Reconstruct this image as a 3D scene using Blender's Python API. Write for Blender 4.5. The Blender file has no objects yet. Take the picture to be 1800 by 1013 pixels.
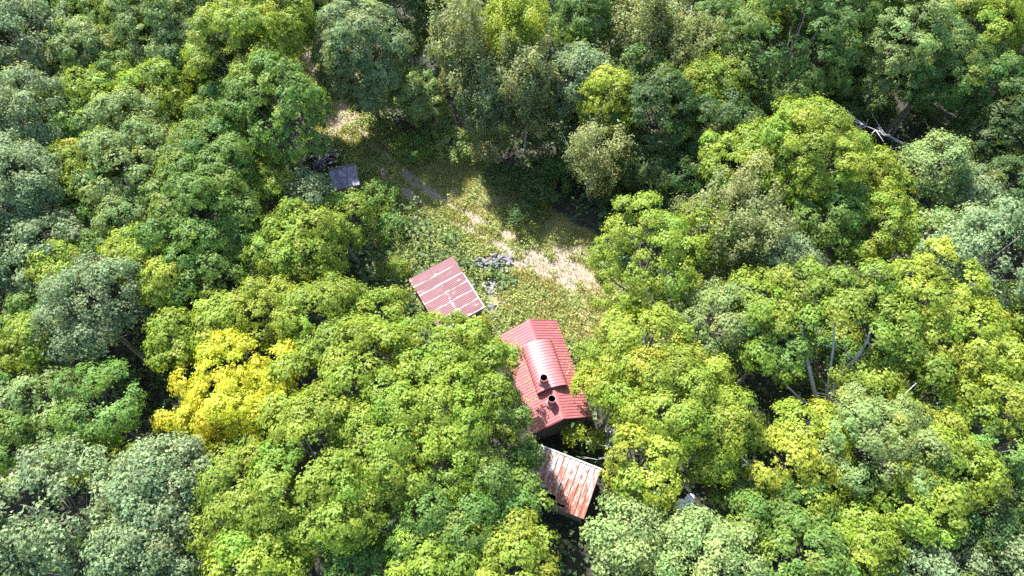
import bpy, math
import numpy as np
from mathutils import Vector, Matrix

rad = math.radians
scene = bpy.context.scene
col = scene.collection

# ------------------------------------------------------------------ camera, sky, sun, exposure
CAM_H, PITCH, FPX = 50.0, 60.0, 1201.0
cam = bpy.data.cameras.new('camera')
cam.sensor_width = 36.0
cam.lens = 36.0 * FPX / 1800.0
cam.clip_end = 3000.0
cam_o = bpy.data.objects.new('camera', cam)
cam_o.location = (0, 0, CAM_H)
cam_o.rotation_euler = (rad(90 - PITCH), 0, 0)
col.objects.link(cam_o)
scene.camera = cam_o

SUN_EL, SUN_AZ = 49.0, -30.0          # azimuth from +Y, negative towards -X
world = bpy.data.worlds.new('World')
scene.world = world
world.use_nodes = True
wn = world.node_tree
sky = wn.nodes.new('ShaderNodeTexSky')
sky.sky_type = 'NISHITA'
sky.sun_disc = False
sky.sun_elevation = rad(SUN_EL)
sky.sun_rotation = rad(SUN_AZ)
wn.links.new(sky.outputs[0], wn.nodes['Background'].inputs[0])
wn.nodes['Background'].inputs[1].default_value = 0.15

sun = bpy.data.lights.new('sun', 'SUN')
sun.energy = 4.6
sun.angle = rad(0.55)
sun.color = (1.0, 0.97, 0.91)
sun_o = bpy.data.objects.new('sun', sun)
sd = Vector((math.sin(rad(SUN_AZ)) * math.cos(rad(SUN_EL)), math.cos(rad(SUN_AZ)) * math.cos(rad(SUN_EL)), math.sin(rad(SUN_EL))))
sun_o.rotation_euler = sd.to_track_quat('Z', 'Y').to_euler()
sun_o.location = sd * 100
col.objects.link(sun_o)

vs = scene.view_settings
vs.view_transform = 'Standard'
vs.look = 'None'
vs.gamma = 1.0
vs.use_curve_mapping = False
vs.exposure = 1.84
scene.cycles.max_bounces = 7
scene.cycles.diffuse_bounces = 4
scene.cycles.transmission_bounces = 5
scene.cycles.use_denoising = False
scene.cycles.caustics_reflective = False
scene.cycles.caustics_refractive = False

# ------------------------------------------------------------------ helpers
rng = np.random.default_rng(7)
_SP, _CP = math.sin(rad(PITCH)), math.cos(rad(PITCH))


def P(px, py, z):
    """A point of the place at height z, from where the photograph (1800 x 1013) shows it."""
    a = (px - 900) / FPX
    b = (506.5 - py) / FPX
    dy, dz = _CP + _SP * b, -_SP + _CP * b
    t = (z - CAM_H) / dz
    return np.array([a * t, dy * t, z])


def px_scale(p):
    return FPX / (p[1] * _CP - (p[2] - CAM_H) * _SP)


def tag(o, label=None, cat=None, group=None, kind=None):
    if label: o['label'] = label
    if cat: o['category'] = cat
    if group: o['group'] = group
    if kind: o['kind'] = kind
    return o


def empty(name, loc, rz=0.0):
    o = bpy.data.objects.new(name, None)
    o.location = loc
    o.rotation_euler = (0, 0, rz)
    o.empty_display_size = 0.3
    col.objects.link(o)
    return o


def link(name, me, parent=None, loc=(0, 0, 0), rot=(0, 0, 0)):
    o = bpy.data.objects.new(name, me)
    o.location = loc
    o.rotation_euler = rot
    if parent is not None:
        o.parent = parent
    col.objects.link(o)
    return o


def mesh_np(name, v, f, mat, attrs=None, smooth=False):
    """v (n,3); f (m,k) with k constant; attrs: name -> (m,) or (m,3) per face."""
    me = bpy.data.meshes.new(name)
    v = np.ascontiguousarray(v, dtype=np.float32)
    f = np.ascontiguousarray(f, dtype=np.int32)
    m, k = f.shape
    me.vertices.add(len(v))
    me.vertices.foreach_set('co', v.ravel())
    me.loops.add(m * k)
    me.loops.foreach_set('vertex_index', f.ravel())
    me.polygons.add(m)
    me.polygons.foreach_set('loop_start', np.arange(0, m * k, k, dtype=np.int32))
    if smooth:
        me.polygons.foreach_set('use_smooth', np.ones(m, dtype=bool))
    for an, av in (attrs or {}).items():
        av = np.ascontiguousarray(av, dtype=np.float32)
        if av.ndim == 1:
            a = me.attributes.new(an, 'FLOAT', 'FACE')
            a.data.foreach_set('value', av)
        else:
            a = me.attributes.new(an, 'FLOAT_VECTOR', 'POINT' if len(av) == len(v) else 'FACE')
            a.data.foreach_set('vector', av.ravel())
    me.update(calc_edges=True)
    me.materials.append(mat)
    return me


def mesh_pd(name, v, f, mat, smooth=False):
    me = bpy.data.meshes.new(name)
    me.from_pydata([tuple(map(float, p)) for p in v], [], [tuple(map(int, q)) for q in f])
    me.update()
    if smooth:
        for p in me.polygons: p.use_smooth = True
    me.materials.append(mat)
    return me


class Geo:
    """collects tubes and boxes as quads / polygons for ONE mesh"""
    def __init__(self):
        self.v, self.f = [], []

    def tube(self, pts, radii, n=6, cap=True):
        pts = np.asarray(pts, float)
        base = len(self.v)
        up = np.array([0.31, 0.17, 0.93])
        for i, p in enumerate(pts):
            d = pts[min(i + 1, len(pts) - 1)] - pts[max(i - 1, 0)]
            d = d / (np.linalg.norm(d) + 1e-9)
            a = np.cross(d, up)
            if np.linalg.norm(a) < 1e-3: a = np.cross(d, [1, 0, 0])
            a /= np.linalg.norm(a)
            b = np.cross(d, a)
            for k in range(n):
                t = 2 * math.pi * k / n
                self.v.append(p + radii[i] * (math.cos(t) * a + math.sin(t) * b))
        for i in range(len(pts) - 1):
            for k in range(n):
                q = (k + 1) % n
                self.f.append((base + i * n + k, base + i * n + q, base + (i + 1) * n + q, base + (i + 1) * n + k))
        if cap:
            e = base + (len(pts) - 1) * n
            self.f.append(tuple(e + k for k in range(n)))
            self.f.append(tuple(base + k for k in reversed(range(n))))

    def box(self, x0, x1, y0, y1, z0, z1):
        b = len(self.v)
        for x in (x0, x1):
            for y in (y0, y1):
                for z in (z0, z1):
                    self.v.append((x, y, z))
        for q in ((0, 1, 3, 2), (4, 6, 7, 5), (0, 4, 5, 1), (2, 3, 7, 6), (0, 2, 6, 4), (1, 5, 7, 3)):
            self.f.append(tuple(b + i for i in q))

    def mesh(self, name, mat, smooth=False):
        return mesh_pd(name, self.v, self.f, mat, smooth)


def vnoise(x, y, scale, seed):
    g = np.random.default_rng(seed).random((64, 64))
    x = np.asarray(x, float) / scale + 1000.3
    y = np.asarray(y, float) / scale + 1000.7
    i, j = np.floor(x).astype(int), np.floor(y).astype(int)
    u, v = x - i, y - j
    u, v = u * u * (3 - 2 * u), v * v * (3 - 2 * v)
    a, b = g[i % 64, j % 64], g[(i + 1) % 64, j % 64]
    c, d = g[i % 64, (j + 1) % 64], g[(i + 1) % 64, (j + 1) % 64]
    return (a * (1 - u) + b * u) * (1 - v) + (c * (1 - u) + d * u) * v


def poly_dist(x, y, pts):
    d = np.full(np.shape(x), 1e9)
    for (ax, ay), (bx, by) in zip(pts[:-1], pts[1:]):
        vx, vy = bx - ax, by - ay
        t = np.clip(((x - ax) * vx + (y - ay) * vy) / (vx * vx + vy * vy), 0, 1)
        d = np.minimum(d, np.hypot(x - ax - t * vx, y - ay - t * vy))
    return d


def in_poly(x, y, pts):
    r = np.zeros(np.shape(x), bool)
    n = len(pts)
    for i in range(n):
        (ax, ay), (bx, by) = pts[i], pts[(i + 1) % n]
        if ay == by: continue
        c = ((ay > y) != (by > y)) & (x < (bx - ax) * (y - ay) / (by - ay) + ax)
        r ^= c
    return r


def smooth(x, a, b):
    t = np.clip((x - a) / (b - a), 0, 1)
    return t * t * (3 - 2 * t)


# ------------------------------------------------------------------ materials
def new_mat(name):
    m = bpy.data.materials.new(name)
    m.use_nodes = True
    nt = m.node_tree
    return m, nt, nt.nodes['Principled BSDF'], nt.nodes['Material Output']


def N(nt, kind, **kw):
    n = nt.nodes.new(kind)
    for k, v in kw.items(): setattr(n, k, v)
    return n


def noise(nt, vec, scale, detail=4.0, rough=0.6):
    n = N(nt, 'ShaderNodeTexNoise')
    n.inputs['Scale'].default_value = scale
    n.inputs['Detail'].default_value = detail
    n.inputs['Roughness'].default_value = rough
    if vec is not None: nt.links.new(vec, n.inputs['Vector'])
    return n.outputs['Fac']


def ramp(nt, fac, stops, interp='LINEAR'):
    r = N(nt, 'ShaderNodeValToRGB')
    r.color_ramp.interpolation = interp
    el = r.color_ramp.elements
    while len(el) < len(stops): el.new(0.5)
    for e, (p, c) in zip(el, stops):
        e.position = p
        e.color = (*c, 1) if len(c) == 3 else c
    nt.links.new(fac, r.inputs[0])
    return r.outputs[0]


def mixc(nt, fac, a, b, mode='MIX'):
    m = N(nt, 'ShaderNodeMix', data_type='RGBA', blend_type=mode)
    for s, v in ((m.inputs[0], fac), (m.inputs[6], a), (m.inputs[7], b)):
        if hasattr(v, 'is_output'): nt.links.new(v, s)
        elif isinstance(v, tuple): s.default_value = (*v, 1)
        else: s.default_value = v
    return m.outputs[2]


def mathn(nt, op, a, b=None, c=None, clamp=False):
    m = N(nt, 'ShaderNodeMath', operation=op)
    m.use_clamp = clamp
    for i, v in enumerate((a, b, c)):
        if v is None: continue
        if hasattr(v, 'is_output'): nt.links.new(v, m.inputs[i])
        else: m.inputs[i].default_value = v
    return m.outputs[0]


def bump(nt, height, strength, dist, bsdf):
    b = N(nt, 'ShaderNodeBump')
    b.inputs['Strength'].default_value = strength
    b.inputs['Distance'].default_value = dist
    nt.links.new(height, b.inputs['Height'])
    nt.links.new(b.outputs[0], bsdf.inputs['Normal'])


def leaf_material(name, rough=0.55, spec=0.3, trans=0.46, fixed=None):
    """leaf colour = the tree's own colour, shifted leaf by leaf through the attribute tint (x hue, y value, z yellowing)"""
    m, nt, b, out = new_mat(name)
    if fixed is None:
        oi = N(nt, 'ShaderNodeObjectInfo')
        base = oi.outputs['Color']
    else:
        rgb = N(nt, 'ShaderNodeRGB')
        rgb.outputs[0].default_value = (*fixed, 1)
        base = rgb.outputs[0]
    at = N(nt, 'ShaderNodeAttribute', attribute_name='tint')
    sx = N(nt, 'ShaderNodeSeparateXYZ')
    nt.links.new(at.outputs['Vector'], sx.inputs[0])
    base = mixc(nt, sx.outputs[2], base, (0.36, 0.37, 0.03))
    hs = N(nt, 'ShaderNodeHueSaturation')
    nt.links.new(base, hs.inputs['Color'])
    nt.links.new(mathn(nt, 'ADD', sx.outputs[0], 0.5), hs.inputs['Hue'])
    nt.links.new(mathn(nt, 'ADD', sx.outputs[1], 1.0), hs.inputs['Value'])
    c = hs.outputs[0]
    nt.links.new(c, b.inputs['Base Color'])
    b.inputs['Roughness'].default_value = rough
    b.inputs['Specular IOR Level'].default_value = spec
    tr = N(nt, 'ShaderNodeBsdfTranslucent')
    nt.links.new(mixc(nt, 1.0, c, (1.5, 1.35, 0.55), 'MULTIPLY'), tr.inputs['Color'])
    mx = N(nt, 'ShaderNodeMixShader')
    mx.inputs[0].default_value = trans
    nt.links.new(b.outputs[0], mx.inputs[1])
    nt.links.new(tr.outputs[0], mx.inputs[2])
    nt.links.new(mx.outputs[0], out.inputs['Surface'])
    return m


M = {}
M['leaf'] = leaf_material('broad_leaf')
M['leaf_silver'] = leaf_material('silvery_leaf', rough=0.6, spec=0.3, trans=0.34)
M['weed'] = leaf_material('weed_leaf', trans=0.35, fixed=(0.24, 0.285, 0.085))
M['under'] = leaf_material('undergrowth_leaf', trans=0.3, fixed=(0.075, 0.13, 0.045))
M['grass'] = leaf_material('grass_blade', trans=0.15, fixed=(0.40, 0.37, 0.13))


def bark_material(name, c0, c1, scale=3.0):
    m, nt, b, out = new_mat(name)
    tc = N(nt, 'ShaderNodeTexCoord')
    f = noise(nt, tc.outputs['Object'], scale, 6)
    nt.links.new(ramp(nt, f, [(0.3, c0), (0.7, c1)]), b.inputs['Base Color'])
    b.inputs['Roughness'].default_value = 0.9
    bump(nt, f, 0.6, 0.03, b)
    return m


M['bark'] = bark_material('grey_brown_bark', (0.09, 0.075, 0.06), (0.24, 0.21, 0.18))
M['bark_pale'] = bark_material('pale_grey_bark', (0.26, 0.24, 0.22), (0.52, 0.49, 0.46))
M['bark_birch'] = bark_material('white_birch_bark', (0.25, 0.24, 0.22), (0.62, 0.60, 0.56), 5)
M['dead'] = bark_material('bleached_dead_wood', (0.22, 0.205, 0.20), (0.46, 0.435, 0.43), 4)
M['board'] = bark_material('weathered_board', (0.07, 0.055, 0.045), (0.19, 0.15, 0.12), 6)
M['junkwood'] = bark_material('old_grey_plank', (0.075, 0.068, 0.073), (0.19, 0.178, 0.19), 6)
M['post'] = bark_material('dark_timber', (0.04, 0.03, 0.025), (0.10, 0.08, 0.06), 6)


def stone_material():
    m, nt, b, out = new_mat('pale_stone')
    oi = N(nt, 'ShaderNodeObjectInfo')
    tc = N(nt, 'ShaderNodeTexCoord')
    f = noise(nt, tc.outputs['Object'], 4, 6)
    c = ramp(nt, f, [(0.25, (0.05, 0.048, 0.048)), (0.75, (0.17, 0.162, 0.168))])
    c = mixc(nt, 0.5, c, ramp(nt, oi.outputs['Random'], [(0, (0.10, 0.094, 0.098)), (1, (0.48, 0.45, 0.475))]))
    nt.links.new(c, b.inputs['Base Color'])
    b.inputs['Roughness'].default_value = 0.9
    bump(nt, f, 0.7, 0.05, b)
    return m


M['stone'] = stone_material()


def ground_material():
    m, nt, b, out = new_mat('forest_ground')
    tc = N(nt, 'ShaderNodeTexCoord')
    v = tc.outputs['Object']
    at = N(nt, 'ShaderNodeAttribute', attribute_name='cover')
    sx = N(nt, 'ShaderNodeSeparateXYZ')
    nt.links.new(at.outputs['Vector'], sx.inputs[0])
    n1, n2, n3 = noise(nt, v, 0.7, 6), noise(nt, v, 6.0, 5), noise(nt, v, 28.0, 3)
    litter = ramp(nt, n2, [(0.3, (0.016, 0.014, 0.011)), (0.55, (0.038, 0.030, 0.023)), (0.8, (0.07, 0.056, 0.042))])
    litter = mixc(nt, mathn(nt, 'MULTIPLY', n1, 0.5), litter, (0.03, 0.045, 0.018))
    straw = ramp(nt, n2, [(0.25, (0.20, 0.185, 0.075)), (0.6, (0.33, 0.29, 0.14)), (0.85, (0.44, 0.37, 0.22))])
    soil = ramp(nt, n3, [(0.25, (0.16, 0.125, 0.10)), (0.5, (0.27, 0.215, 0.175)), (0.8, (0.38, 0.31, 0.26))])
    weed = ramp(nt, n2, [(0.3, (0.10, 0.115, 0.038)), (0.7, (0.19, 0.20, 0.075))])
    c = mixc(nt, sx.outputs[2], litter, weed)
    c = mixc(nt, sx.outputs[1], c, straw)
    c = mixc(nt, sx.outputs[0], c, soil)
    nt.links.new(c, b.inputs['Base Color'])
    b.inputs['Roughness'].default_value = 0.95
    bump(nt, n2, 0.8, 0.15, b)
    return m


M['ground'] = ground_material()


def sheet_paint(name, paint, paint2, bare, wear, rough, rust=None, spec=0.9, edge=0.0, fade=0.4):
    """painted sheet metal; wear = share of bare metal showing, in streaks that run down the sheet (local y).
    uv-like coords: object x across the sheet 0..W, y down the slope."""
    m, nt, b, out = new_mat(name)
    tc = N(nt, 'ShaderNodeTexCoord')
    oi = N(nt, 'ShaderNodeObjectInfo')
    mp = N(nt, 'ShaderNodeMapping')
    nt.links.new(tc.outputs['Object'], mp.inputs['Vector'])
    mp.inputs['Scale'].default_value = (2.2, 0.55, 1)
    off = N(nt, 'ShaderNodeCombineXYZ')
    nt.links.new(mathn(nt, 'MULTIPLY', oi.outputs['Random'], 91.0), off.inputs[0])
    nt.links.new(mathn(nt, 'MULTIPLY', oi.outputs['Random'], 37.0), off.inputs[1])
    nt.links.new(off.outputs[0], mp.inputs['Location'])
    st = noise(nt, mp.outputs[0], 2.0, 5, 0.65)
    fine = noise(nt, tc.outputs['Object'], 9.0, 4)
    tone = mathn(nt, 'ADD', mathn(nt, 'MULTIPLY', fine, 0.5), mathn(nt, 'MULTIPLY', oi.outputs['Random'], 0.5))
    c = mixc(nt, tone, paint, paint2)
    c = mixc(nt, mathn(nt, 'MULTIPLY', ramp(nt, st, [(0.42, (0, 0, 0)), (0.72, (1, 1, 1))]), fade), c, bare)
    if rust is not None:
        sy = N(nt, 'ShaderNodeSeparateXYZ')
        nt.links.new(tc.outputs['Object'], sy.inputs[0])
        down = mathn(nt, 'MULTIPLY', mathn(nt, 'SUBTRACT', sy.outputs[1], 1.3), 0.045)
        r = ramp(nt, mathn(nt, 'ADD', noise(nt, mp.outputs[0], 1.7, 6, 0.7), down), [(0.40, (0, 0, 0)), (0.56, (1, 1, 1))])
        rc = ramp(nt, fine, [(0.3, rust[0]), (0.7, rust[1])])
        c = mixc(nt, r, c, rc)
    if wear > 0:
        sp = N(nt, 'ShaderNodeSeparateXYZ')
        nt.links.new(tc.outputs['Object'], sp.inputs[0])
        e = mathn(nt, 'SUBTRACT', 1.0, mathn(nt, 'DIVIDE', sp.outputs[0], 0.19), clamp=True)   # near the lapped edge
        e = mathn(nt, 'MULTIPLY', e, edge)
        e2 = mathn(nt, 'MULTIPLY', mathn(nt, 'DIVIDE', mathn(nt, 'SUBTRACT', sp.outputs[1], 1.80), 0.15, clamp=True), edge * 0.28)   # towards the lower end
        w = mathn(nt, 'ADD', mathn(nt, 'ADD', st, e), e2)
        mask = ramp(nt, w, [(1 - wear - 0.03, (0, 0, 0)), (1 - wear + 0.03, (1, 1, 1))])
        c = mixc(nt, mask, c, bare)
    nt.links.new(c, b.inputs['Base Color'])
    b.inputs['Roughness'].default_value = rough
    b.inputs['Specular IOR Level'].default_value = spec
    return m


M['red_sheet'] = sheet_paint('red_roof_paint', (0.30, 0.082, 0.088), (0.345, 0.106, 0.112), (0.40, 0.21, 0.21), 0.0, 0.43)
M['pink_sheet'] = sheet_paint('faded_red_roof_paint', (0.138, 0.060, 0.066), (0.182, 0.086, 0.092), (0.36, 0.335, 0.35), 0.34, 0.75, spec=0.3, edge=0.37, fade=0.12)
M['rust_sheet'] = sheet_paint('rusty_galvanised_sheet', (0.34, 0.315, 0.31), (0.44, 0.41, 0.405), (0.54, 0.52, 0.52), 0.25, 0.8, spec=0.25,
                              rust=((0.16, 0.055, 0.038), (0.27, 0.115, 0.078)), edge=0.1)
M['grey_sheet'] = sheet_paint('dull_grey_sheet', (0.10, 0.095, 0.14), (0.14, 0.13, 0.18), (0.55, 0.55, 0.58), 0.0, 0.6, spec=0.4)


def plain(name, c, rough=0.6, metal=0.0, var=0.15, scale=6):
    m, nt, b, out = new_mat(name)
    tc = N(nt, 'ShaderNodeTexCoord')
    f = noise(nt, tc.outputs['Object'], scale, 4)
    lo = tuple(x * (1 - var) for x in c)
    hi = tuple(min(1, x * (1 + var)) for x in c)
    nt.links.new(ramp(nt, f, [(0.3, lo), (0.7, hi)]), b.inputs['Base Color'])
    b.inputs['Roughness'].default_value = rough
    b.inputs['Metallic'].default_value = metal
    return m


M['flue_black'] = plain('black_pipe_inside', (0.02, 0.012, 0.012), 0.9)  # near-black lining inside the pipe mouth
M['pipe'] = plain('red_painted_pipe', (0.42, 0.08, 0.08), 0.45)
M['pipe_rim'] = plain('worn_pipe_rim', (0.34, 0.2, 0.2), 0.5)
M['galv'] = plain('bright_galvanised_flashing', (0.42, 0.40, 0.41), 0.6, var=0.3)
M['white'] = plain('white_plastic', (0.80, 0.80, 0.81), 0.5, var=0.05)
M['tarp'] = plain('dirty_grey_tarpaulin', (0.42, 0.42, 0.43), 0.6, var=0.45, scale=5)
M['rubber'] = plain('dark_opening', (0.03, 0.03, 0.03), 0.7)

# ------------------------------------------------------------------ ground
TRACK = [tuple(P(x, y, 0)[:2]) for x, y in ((540, 60), (565, 130), (592, 195), (640, 255), (705, 315), (780, 368), (850, 403), (905, 432), (970, 458), (1020, 490), (1043, 540), (1052, 600))]
SPUR = [tuple(P(x, y, 0)[:2]) for x, y in ((935, 440), (1000, 445), (1060, 440), (1110, 420), (1160, 395))]
SOIL2 = [tuple(P(x, y, 0)[:2]) for x, y in ((925, 455), (965, 472), (1015, 485))]
GRASSB = [tuple(P(x, y, 0)[:2]) for x, y in ((795, 300), (830, 350), (880, 385), (930, 425), (985, 470), (1000, 520), (960, 540))]
WEED_POLY = [tuple(P(x, y, 0)[:2]) for x, y in ((620, 300), (640, 280), (700, 310), (760, 365), (850, 415), (905, 450), (960, 480), (1035, 540), (1090, 600), (1080, 680), (1030, 700), (985, 590), (930, 590), (880, 600), (850, 580), (700, 580), (660, 500), (640, 400))]
YARD = [tuple(P(x, y, 0)[:2]) for x, y in ((930, 740), (1060, 730), (1100, 790), (1070, 850), (1040, 960), (960, 960), (930, 800))]


def cover(x, y):
    n1, n2 = vnoise(x, y, 1.6, 3), vnoise(x, y, 0.6, 4)
    n3 = vnoise(x, y, 5.0, 9)
    dt = poly_dist(x, y, TRACK)
    rut = np.abs(dt - 0.75)
    soil = smooth(n1 * 0.9 + n2 * 0.6 - rut * 1.3, 0.12, 0.62) * (dt < 2.5)
    s0 = P(598, 200, 0)
    soil = np.maximum(soil, smooth(1.9 - np.hypot((x - s0[0]) * 1.1, (y - s0[1]) * 0.6) + n2 * 1.2 - 0.5, 0.0, 0.9))
    soil = soil * (0.35 + 0.65 * smooth(y, P(1020, 500, 0)[1] - 0.8, P(1020, 500, 0)[1] + 0.8))
    soil = np.maximum(soil, smooth(1.5 - poly_dist(x, y, SOIL2) + n2 * 1.3 - 0.6, 0.1, 0.9))
    soil = np.maximum(soil, smooth(0.9 - poly_dist(x, y, SPUR) + (n2 + n1) * 0.8 - 0.9, 0.0, 0.7))
    grass = np.maximum(smooth(3.2 - dt + n1 * 2.0 - 1.0, 0, 1.4), smooth(4.4 - poly_dist(x, y, GRASSB) + n1 * 2.2 - 1.1, 0, 1.4))
    inside = in_poly(x, y, WEED_POLY).astype(float)
    weed = np.maximum(inside, smooth(3.6 - dt + n3 * 2 - 1, 0, 1.5))
    dry = smooth(4.2 - poly_dist(x, y, GRASSB) + (n1 - 0.5) * 3, 0, 1.6)
    weed = weed * (1 - 0.72 * dry * smooth(n1 * 0.5 + n2 * 0.5, 0.25, 0.6))
    grass = grass * (1 - 0.5 * weed * smooth(n3, 0.45, 0.6) * (dt > 1.3))
    return soil, grass, weed


def axis(lo, hi, a, b, fine, coarse):
    left = np.arange(lo, a, coarse)
    mid = np.arange(a, b, fine)
    right = np.arange(b, hi + 1, coarse)
    return np.concatenate(([-700, -250], left, mid, right, [250, 700]))


gx, gy = axis(-90, 90, -27, 16, 0.32, 4.0), axis(-30, 110, 8, 60, 0.34, 4.0)
GX, GY = np.meshgrid(gx, gy, indexing='ij')


def ground_z(x, y):
    s, g, w = cover(x, y)
    fade = np.exp(-(np.hypot(x, y - 30) / 120) ** 2)
    return ((vnoise(x, y, 7, 1) - 0.5) * 0.35 + (vnoise(x, y, 1.1, 2) - 0.5) * 0.10) * fade - 0.06 * s * fade


GZ = ground_z(GX, GY)
s_, g_, w_ = cover(GX, GY)
nx, ny = len(gx), len(gy)
idx = np.arange(nx * ny).reshape(nx, ny)
faces = np.stack([idx[:-1, :-1], idx[1:, :-1], idx[1:, 1:], idx[:-1, 1:]], -1).reshape(-1, 4)
gm = mesh_np('ground', np.stack([GX, GY, GZ], -1).reshape(-1, 3), faces, M['ground'], {'cover': np.stack([s_, g_, w_], -1).reshape(-1, 3)}, smooth=True)
tag(link('ground', gm), 'forest floor with a pale earth track through dry grass', kind='structure')


# ------------------------------------------------------------------ leaf makers
def leaf_tris(pos, nrm, size, rs, wide=1.0):
    """one three-cornered leaf per position"""
    n = len(pos)
    nrm = nrm / (np.linalg.norm(nrm, axis=1, keepdims=True) + 1e-9)
    t = rs.normal(size=(n, 3))
    t -= nrm * np.sum(t * nrm, 1, keepdims=True)
    t /= np.linalg.norm(t, axis=1, keepdims=True) + 1e-9
    s = np.cross(nrm, t)
    L = (size * rs.uniform(0.65, 1.35, n))[:, None]
    w = (wide * rs.uniform(0.75, 1.15, n))[:, None]
    v = np.empty((n, 3, 3))
    v[:, 0] = pos + t * L * 0.6
    v[:, 1] = pos + s * L * w * 0.5 - t * L * 0.4
    v[:, 2] = pos - s * L * w * 0.5 - t * L * 0.4
    return v.reshape(-1, 3), np.arange(n * 3).reshape(n, 3)


KIND = {
    # rb: bough radius, sub: tufts per bough, per: leaves per tuft, leaf: leaf size, tuft: tuft spread, rnd: random turn of leaves
    'maple':  dict(rb=0.92, sub=18, per=33, leaf=0.156, tuft=(0.16, 0.11), rnd=0.5, dome=0.88, inn=0.70, cover=3.1),
    'poplar': dict(rb=0.72, sub=16, per=26, leaf=0.158, tuft=(0.21, 0.18), rnd=0.85, dome=0.85, inn=0.72, cover=3.1),
    'birch':  dict(rb=0.66, sub=11, per=26, leaf=0.15, tuft=(0.15, 0.36), rnd=1.1, dome=0.8, inn=0.45, cover=4.4),
    'sparse': dict(rb=1.05, sub=17, per=26, leaf=0.17, tuft=(0.19, 0.10), rnd=0.5, dome=0.6, inn=0.70, cover=2.6),
    'bush':   dict(rb=0.50, sub=10, per=20, leaf=0.155, tuft=(0.18, 0.14), rnd=0.9, dome=0.8, inn=0.6, cover=3.0),
}


def bough_centres(kind, R, rz, rs, low):
    K = KIND[kind]
    vary = rs.uniform(0.78, 1.22)
    rb = (K['rb'] * min(0.55 + 0.12 * R, 1.12) if kind not in ('birch', 'bush') else K['rb']) * vary
    nb = max(7, int(K['cover'] * (1 - low) / 1.4 * R * (0.5 * R + 0.5 * rz) / rb ** 2))
    i = np.arange(nb) + 0.5
    z = 1 - (1 - low) * i / nb
    ph = i * 2.399963 + rs.uniform(0, 6)
    d = np.stack([np.sqrt(1 - z * z) * np.cos(ph), np.sqrt(1 - z * z) * np.sin(ph), z], 1)
    d += rs.normal(size=d.shape) * (0.30 if kind == 'birch' else 0.16)
    d /= np.linalg.norm(d, axis=1, keepdims=True)
    # a few big lobes so that the outline is uneven
    lob = rs.normal(size=(7, 3))
    lob /= np.linalg.norm(lob, axis=1, keepdims=True)
    amp = rs.uniform(-0.34, 0.30, 7)
    fac = 1 + np.sum(amp * np.exp(-(1 - d @ lob.T) / 0.22), 1)
    fac *= K['inn'] + (1.06 - K['inn']) * rs.random(nb) ** 0.75
    if kind == 'birch': fac *= rs.uniform(0.72, 1.30, nb) * (1 + 0.25 * np.sin(d[:, 2] * 6 + ph * 2))
    c = d * np.array([R - rb * 0.45, R - rb * 0.45, rz - rb * 0.4]) * fac[:, None]
    rbs = rb * rs.uniform(0.62, 1.30, nb)
    return c, d, rbs


def crown_mesh(kind, boughs, dirs, rbs, rs, yellow=0.10, dens=1.0, hue=0.012, fine=1.0):
    """leaves in tufts, tufts on domed boughs"""
    K = KIND[kind]
    nb = len(boughs)
    sub = np.maximum(4, (K['sub'] * (rbs / np.mean(rbs)) ** 2 * np.clip((np.mean(rbs) / 0.95) ** 2, 0.6, 1.6))).astype(int)
    bi = np.repeat(np.arange(nb), sub)
    ns = len(bi)
    ax = dirs * 0.6 + np.array([0, 0, 0.7])
    ax /= np.linalg.norm(ax, axis=1, keepdims=True)
    t = np.cross(ax, [0.3, 0.9, 0.1])
    t /= np.linalg.norm(t, axis=1, keepdims=True)
    s = np.cross(ax, t)
    rr = np.sqrt(rs.random(ns)) * 1.02
    th = rs.uniform(0, 2 * math.pi, ns)
    A, T, S = ax[bi], t[bi], s[bi]
    rb = rbs[bi][:, None]
    h = K['dome'] * np.sqrt(np.clip(1.05 - rr ** 2, 0, 1)) + rs.uniform(-0.14, 0.10, ns)
    tc = boughs[bi] + rb * (T * (rr * np.cos(th))[:, None] + S * (rr * np.sin(th))[:, None] + A * h[:, None])
    tn = A * 0.8 + (T * np.cos(th)[:, None] + S * np.sin(th)[:, None]) * (rr * 1.1)[:, None]
    per = np.maximum(5, rs.poisson(K['per'] * dens, ns))
    li = np.repeat(np.arange(ns), per)
    n = len(li)
    sig = K['tuft']
    off = rs.normal(size=(n, 3)) * np.array([sig[0], sig[0], sig[1]])
    if kind == 'birch':
        off[:, 2] -= np.abs(rs.normal(size=n)) * 0.25
    pos = tc[li] + off
    nr = tn[li] + off * 1.6 + rs.normal(size=(n, 3)) * K['rnd'] * 0.55
    nr[:, 2] += 0.25
    v, f = leaf_tris(pos, nr, np.full(n, K['leaf'] * fine), rs)
    bh, bv = rs.normal(size=nb) * hue, rs.normal(size=nb) * 0.09
    by = np.clip(rs.normal(size=nb) * 0.5 - 0.35, 0, 1) * yellow * 3
    sy = np.clip(rs.normal(size=ns) * 0.6 - 0.6, 0, 1) * yellow * 3
    tint = np.stack([0.002 + bh[bi[li]] + rs.normal(size=n) * 0.008,
                     bv[bi[li]] + rs.normal(size=n) * 0.16,
                     np.clip(by[bi[li]] + sy[li] + np.abs(rs.normal(size=n)) * yellow * 0.3, 0, 0.85)], 1)
    return v, f, tint


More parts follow.
